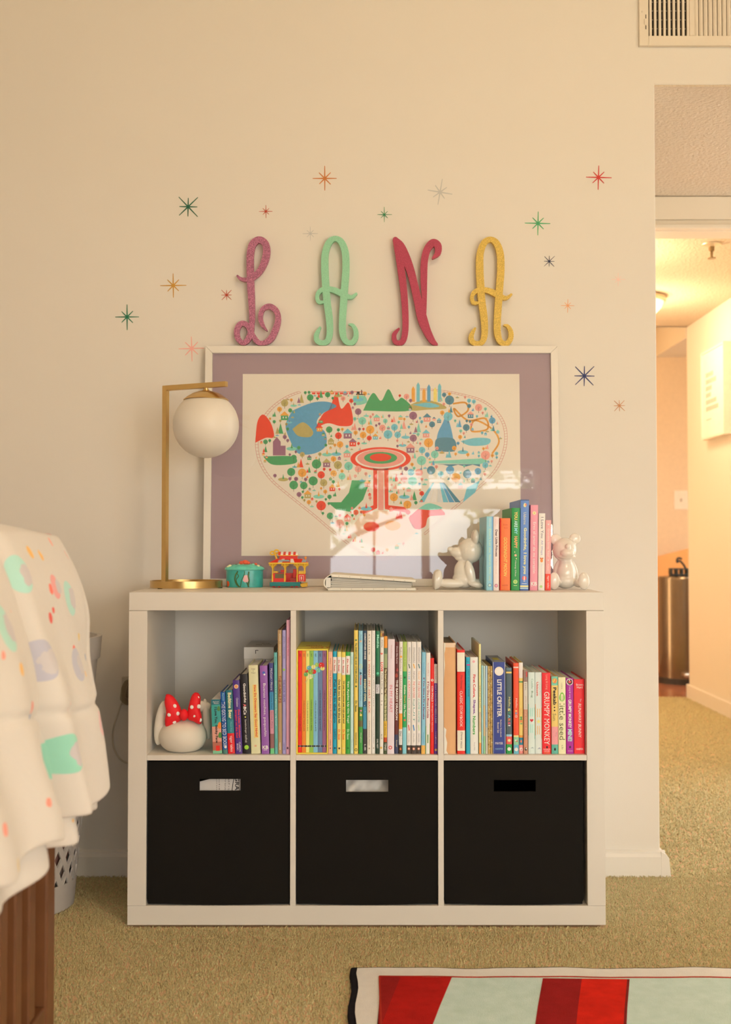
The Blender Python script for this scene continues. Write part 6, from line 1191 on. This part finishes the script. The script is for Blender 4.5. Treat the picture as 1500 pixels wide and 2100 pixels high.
def blanket(name, inset, hem, seam):
    NY = 120; ya, yb2 = -1.155, -2.1; rows = []; b = MB(); uvs = []
    for j in range(NY + 1):
        v = j / NY; y = ya + (yb2 - ya) * v ** 1.0
        row = []
        for i, (x, z) in enumerate(prof):
            side = max(0.0, min(1.0, (x + .56) / .10))                      # 0 on top, 1 on the hanging side
            dn = max(0.0, (.90 - z) / .45) * side
            # long folds running down the side
            f = (-.062 if seam else -.045) * math.exp(-((y + 1.497 - .05 * dn) / .021) ** 2) * (.25 + .9 * dn) + .010 * math.sin((y + 1.2) * 38 + 1.2 * z * 6) * dn + .012 * math.exp(-((y + 1.40) / .05) ** 2) * dn + .014 * math.exp(-((y + 1.60) / .06) ** 2) * dn
            f -= .012 * math.exp(-((y + 1.165) / .03) ** 2) * side          # the far edge turns in
            f += .004 * math.sin(z * 22 + y * 9) * side
            if seam: f -= .010 * math.exp(-((z - .605 + .1 * (y + 1.4)) / .006) ** 2) * side
            zz_ = z
            if i > 24:                                                      # hem of uneven length
                t_ = (i - 24) / (len(prof) - 1 - 24); zh = hem(y); zz_ = prof[24][1] + (zh - prof[24][1]) * t_
            top = .012 * math.sin(y * 13 + 1) * (1 - side)
            row.append((x + f - inset, y + .012 * math.sin(z * 17) * dn, zz_ + top * .6 - inset * .3)); uvs.append((y, zz_ + (x + .56) * -0.0 if side > .5 else zz_ + (-.5 - x)))
        rows.append(row)
    nP = len(prof); b.add([p for r_ in rows for p in r_], [(j * nP + i, j * nP + i + 1, (j + 1) * nP + i + 1, (j + 1) * nP + i) for j in range(NY) for i in range(nP - 1)])
    o = b.build(name, BM, smooth=True, angle=180); me = o.data; ul = me.uv_layers.new(name='UVMap')
    for lp in me.loops: ul.data[lp.index].uv = uvs[lp.vertex_index]
    md = o.modifiers.new('thick', 'SOLIDIFY'); md.thickness = .012; md.offset = -1
    sb = o.modifiers.new('soft', 'SUBSURF'); sb.levels = 1; sb.render_levels = 1
    return o
BM = blanket_mat()
hem1 = lambda y: .486 + .007 * math.sin(y * 30) + .014 * max(0, min(1, (-1.44 - y) / .08))
hem2 = lambda y: .463 + .007 * math.sin(y * 24 + 1)
bl = thing('blanket', 'puffy cream blanket printed with mint discs and small bright motifs, over the crib rail', 'blanket', (xc, -1.5, .45))
o = blanket('outer_layer', 0.0, hem1, True); adopt(o, bl)
o = blanket('inner_layer', .020, hem2, False); adopt(o, bl)

# ------------------------------------------------------------------ rug
rug = thing('rug', 'rectangular rug with a black edge, cream border and red and mint stripes', 'rug', (.8, -1.4, -.006))
def rm(rgb, k=.2): return M(rgb, .95, gain=.66, noise=(38, k), bump=(600, .6, .004), spec=.08)
rx1, ry1 = 1.75, -2.2
def wob(x): return .0035 * math.sin(x * 21) + .002 * math.sin(x * 47 + 1)
top = [(RX + (rx1 - RX) * k / 60, RY + wob(RX + (rx1 - RX) * k / 60) * (0 if k == 0 else 1)) for k in range(61)]
left = [(RX + .003 * math.sin(y * 30), y) for y in [ry1 + (RY - ry1) * k / 40 for k in range(40)]]
b = MB(); b.pxy(top + [(rx1, ry1)] + left, -.006, .006); b.build('border', rm((30, 26, 26), .3), rug, bevel=.004)
ins_ = lambda x: .011
t2 = [(x, y - .013) for x, y in top[1:-1]]; l2 = [(x + .014, y) for x, y in left if y < RY - .02]
b = MB(); b.pxy([(RX + .014, RY - .013)] + t2 + [(rx1 - .014, ry1 + .014)] + [p for p in l2 if p[1] > ry1 + .02], -.005, .0085); b.build('cream_band', rm((222, 204, 168), .08), rug)
fx0, fy0 = PF(778, 2003, .009).x, PF(778, 2003, .009).y
fy = lambda x: fy0 + wob(x) * .5 - .008 * (x - fx0)
def ft(px, py): q = PF(px, py, .009); return q.x, q.y
b = MB(); b.pxy([(fx0, fy0)] + [(fx0 + (rx1 - .11 - fx0) * k / 30, fy(fx0 + (rx1 - .11 - fx0) * k / 30)) for k in range(1, 31)] + [(rx1 - .11, ry1 + .11), (fx0, ry1 + .11)], -.004, .0094); b.build('mint_field', rm((176, 196, 160), .16), rug)
def stripe(tp, bt, rgb, nm, k=.25):
    (xa, ya), (xb_, yb__) = tp; (xc_, yc_), (xd, yd) = bt; n = 8; L_ = []; R_ = []
    for i in range(n + 1):
        u = i / n * 5.2                           # carried on past the lower edge of the photograph
        L_.append((xa + (xc_ - xa) * u * (1 - .04 * u), ya + (yc_ - ya) * u)); R_.append((xb_ + (xd - xb_) * u * (1 - .04 * u), yb__ + (yd - yb__) * u))
    b = MB()
    for i in range(n): b.pxy([L_[i], R_[i], R_[i + 1], L_[i + 1]], -.003, .0100)
    b.build(nm, rm(rgb, k), rug)
e_ = 2004
stripe((ft(780, e_), ft(822, e_)), (ft(776, 2100), ft(782, 2100)), (132, 26, 20), 'stripe')
stripe((ft(822, e_), ft(927, e_ + 1)), (ft(782, 2100), ft(886, 2100)), (156, 24, 16), 'stripe')
stripe((ft(1114, e_ + 3), ft(1194, e_ + 4)), (ft(1096, 2100), ft(1180, 2100)), (132, 24, 20), 'stripe')
stripe((ft(1194, e_ + 4), ft(1287, e_ + 5)), (ft(1180, 2100), ft(1277, 2100)), (184, 30, 14), 'stripe')
stripe((ft(1287, e_ + 5), ft(1292, e_ + 5)), (ft(1277, 2100), ft(1283, 2100)), (110, 30, 22), 'stripe_edge')
b = MB()
for k in range(48):
    x0 = fx0 + (rx1 - .12 - fx0) * k / 48; x1 = fx0 + (rx1 - .12 - fx0) * (k + 1) / 48; b.pxy([(x0, fy(x0) + .0015), (x1, fy(x1) + .0015), (x1, fy(x1) - .0025), (x0, fy(x0) - .0025)], -.002, .0103)
b.box(fx0 - .001, fx0 + .0025, ry1 + .11, fy0, -.002, .0103)
b.build('red_line', rm((150, 40, 24), .2), rug)

# ------------------------------------------------------------------ garden trees outside the windows (seen in the picture glass)
leafm = [M((0.34, 0.42, 0.20), .7, raw=True, noise=(9, .4)), M((0.48, 0.52, 0.28), .7, raw=True, noise=(9, .3))]
for (tx, ty, tz, R_, sd, lab) in ((-.6, -8.2, 2.6, 1.05, 1, 'leafy garden tree outside the window, reflected in the picture glass'), (2.1, -9.0, 3.0, 1.5, 2, 'spreading garden tree outside the window, behind the thinner one')):
    tr = thing('garden_tree', lab, 'tree', (tx, ty, -.2)); rs = random.Random(sd)
    b = MB(); b.tube([(tx, ty, -.2), (tx + .05, ty, 1), (tx - .05, ty, 2.2), (tx, ty, 3.2)], [.12, .10, .07, .03], 8)
    for k in range(7): a = k * .9; b.tube([(tx, ty, 1.3 + k * .25), (tx + .5 * math.cos(a), ty + .5 * math.sin(a), 1.7 + k * .25), (tx + 1.0 * math.cos(a), ty + 1.0 * math.sin(a), 1.9 + k * .27)], [.04, .03, .012], 6)
    b.build('trunk', M((0.12, 0.08, 0.05), .9, raw=True), tr, smooth=True)
    b = MB()
    for k in range(1500):
        while True:
            p = Vector((rs.uniform(-1, 1), rs.uniform(-1, 1), rs.uniform(-1, 1)))
            if .3 < p.length < 1: break
        p = Vector((tx, ty, tz)) + p * R_; a = Vector((rs.gauss(0, 1), rs.gauss(0, 1), rs.gauss(0, 1))).normalized(); c_ = a.orthogonal().normalized(); s1 = rs.uniform(.05, .10)
        b.add([p - a * s1, p + c_ * s1 * .5, p + a * s1, p - c_ * s1 * .5], [(0, 1, 2, 3)], k % 2)
    o = b.build('foliage', leafm, tr); o['kind'] = 'stuff'
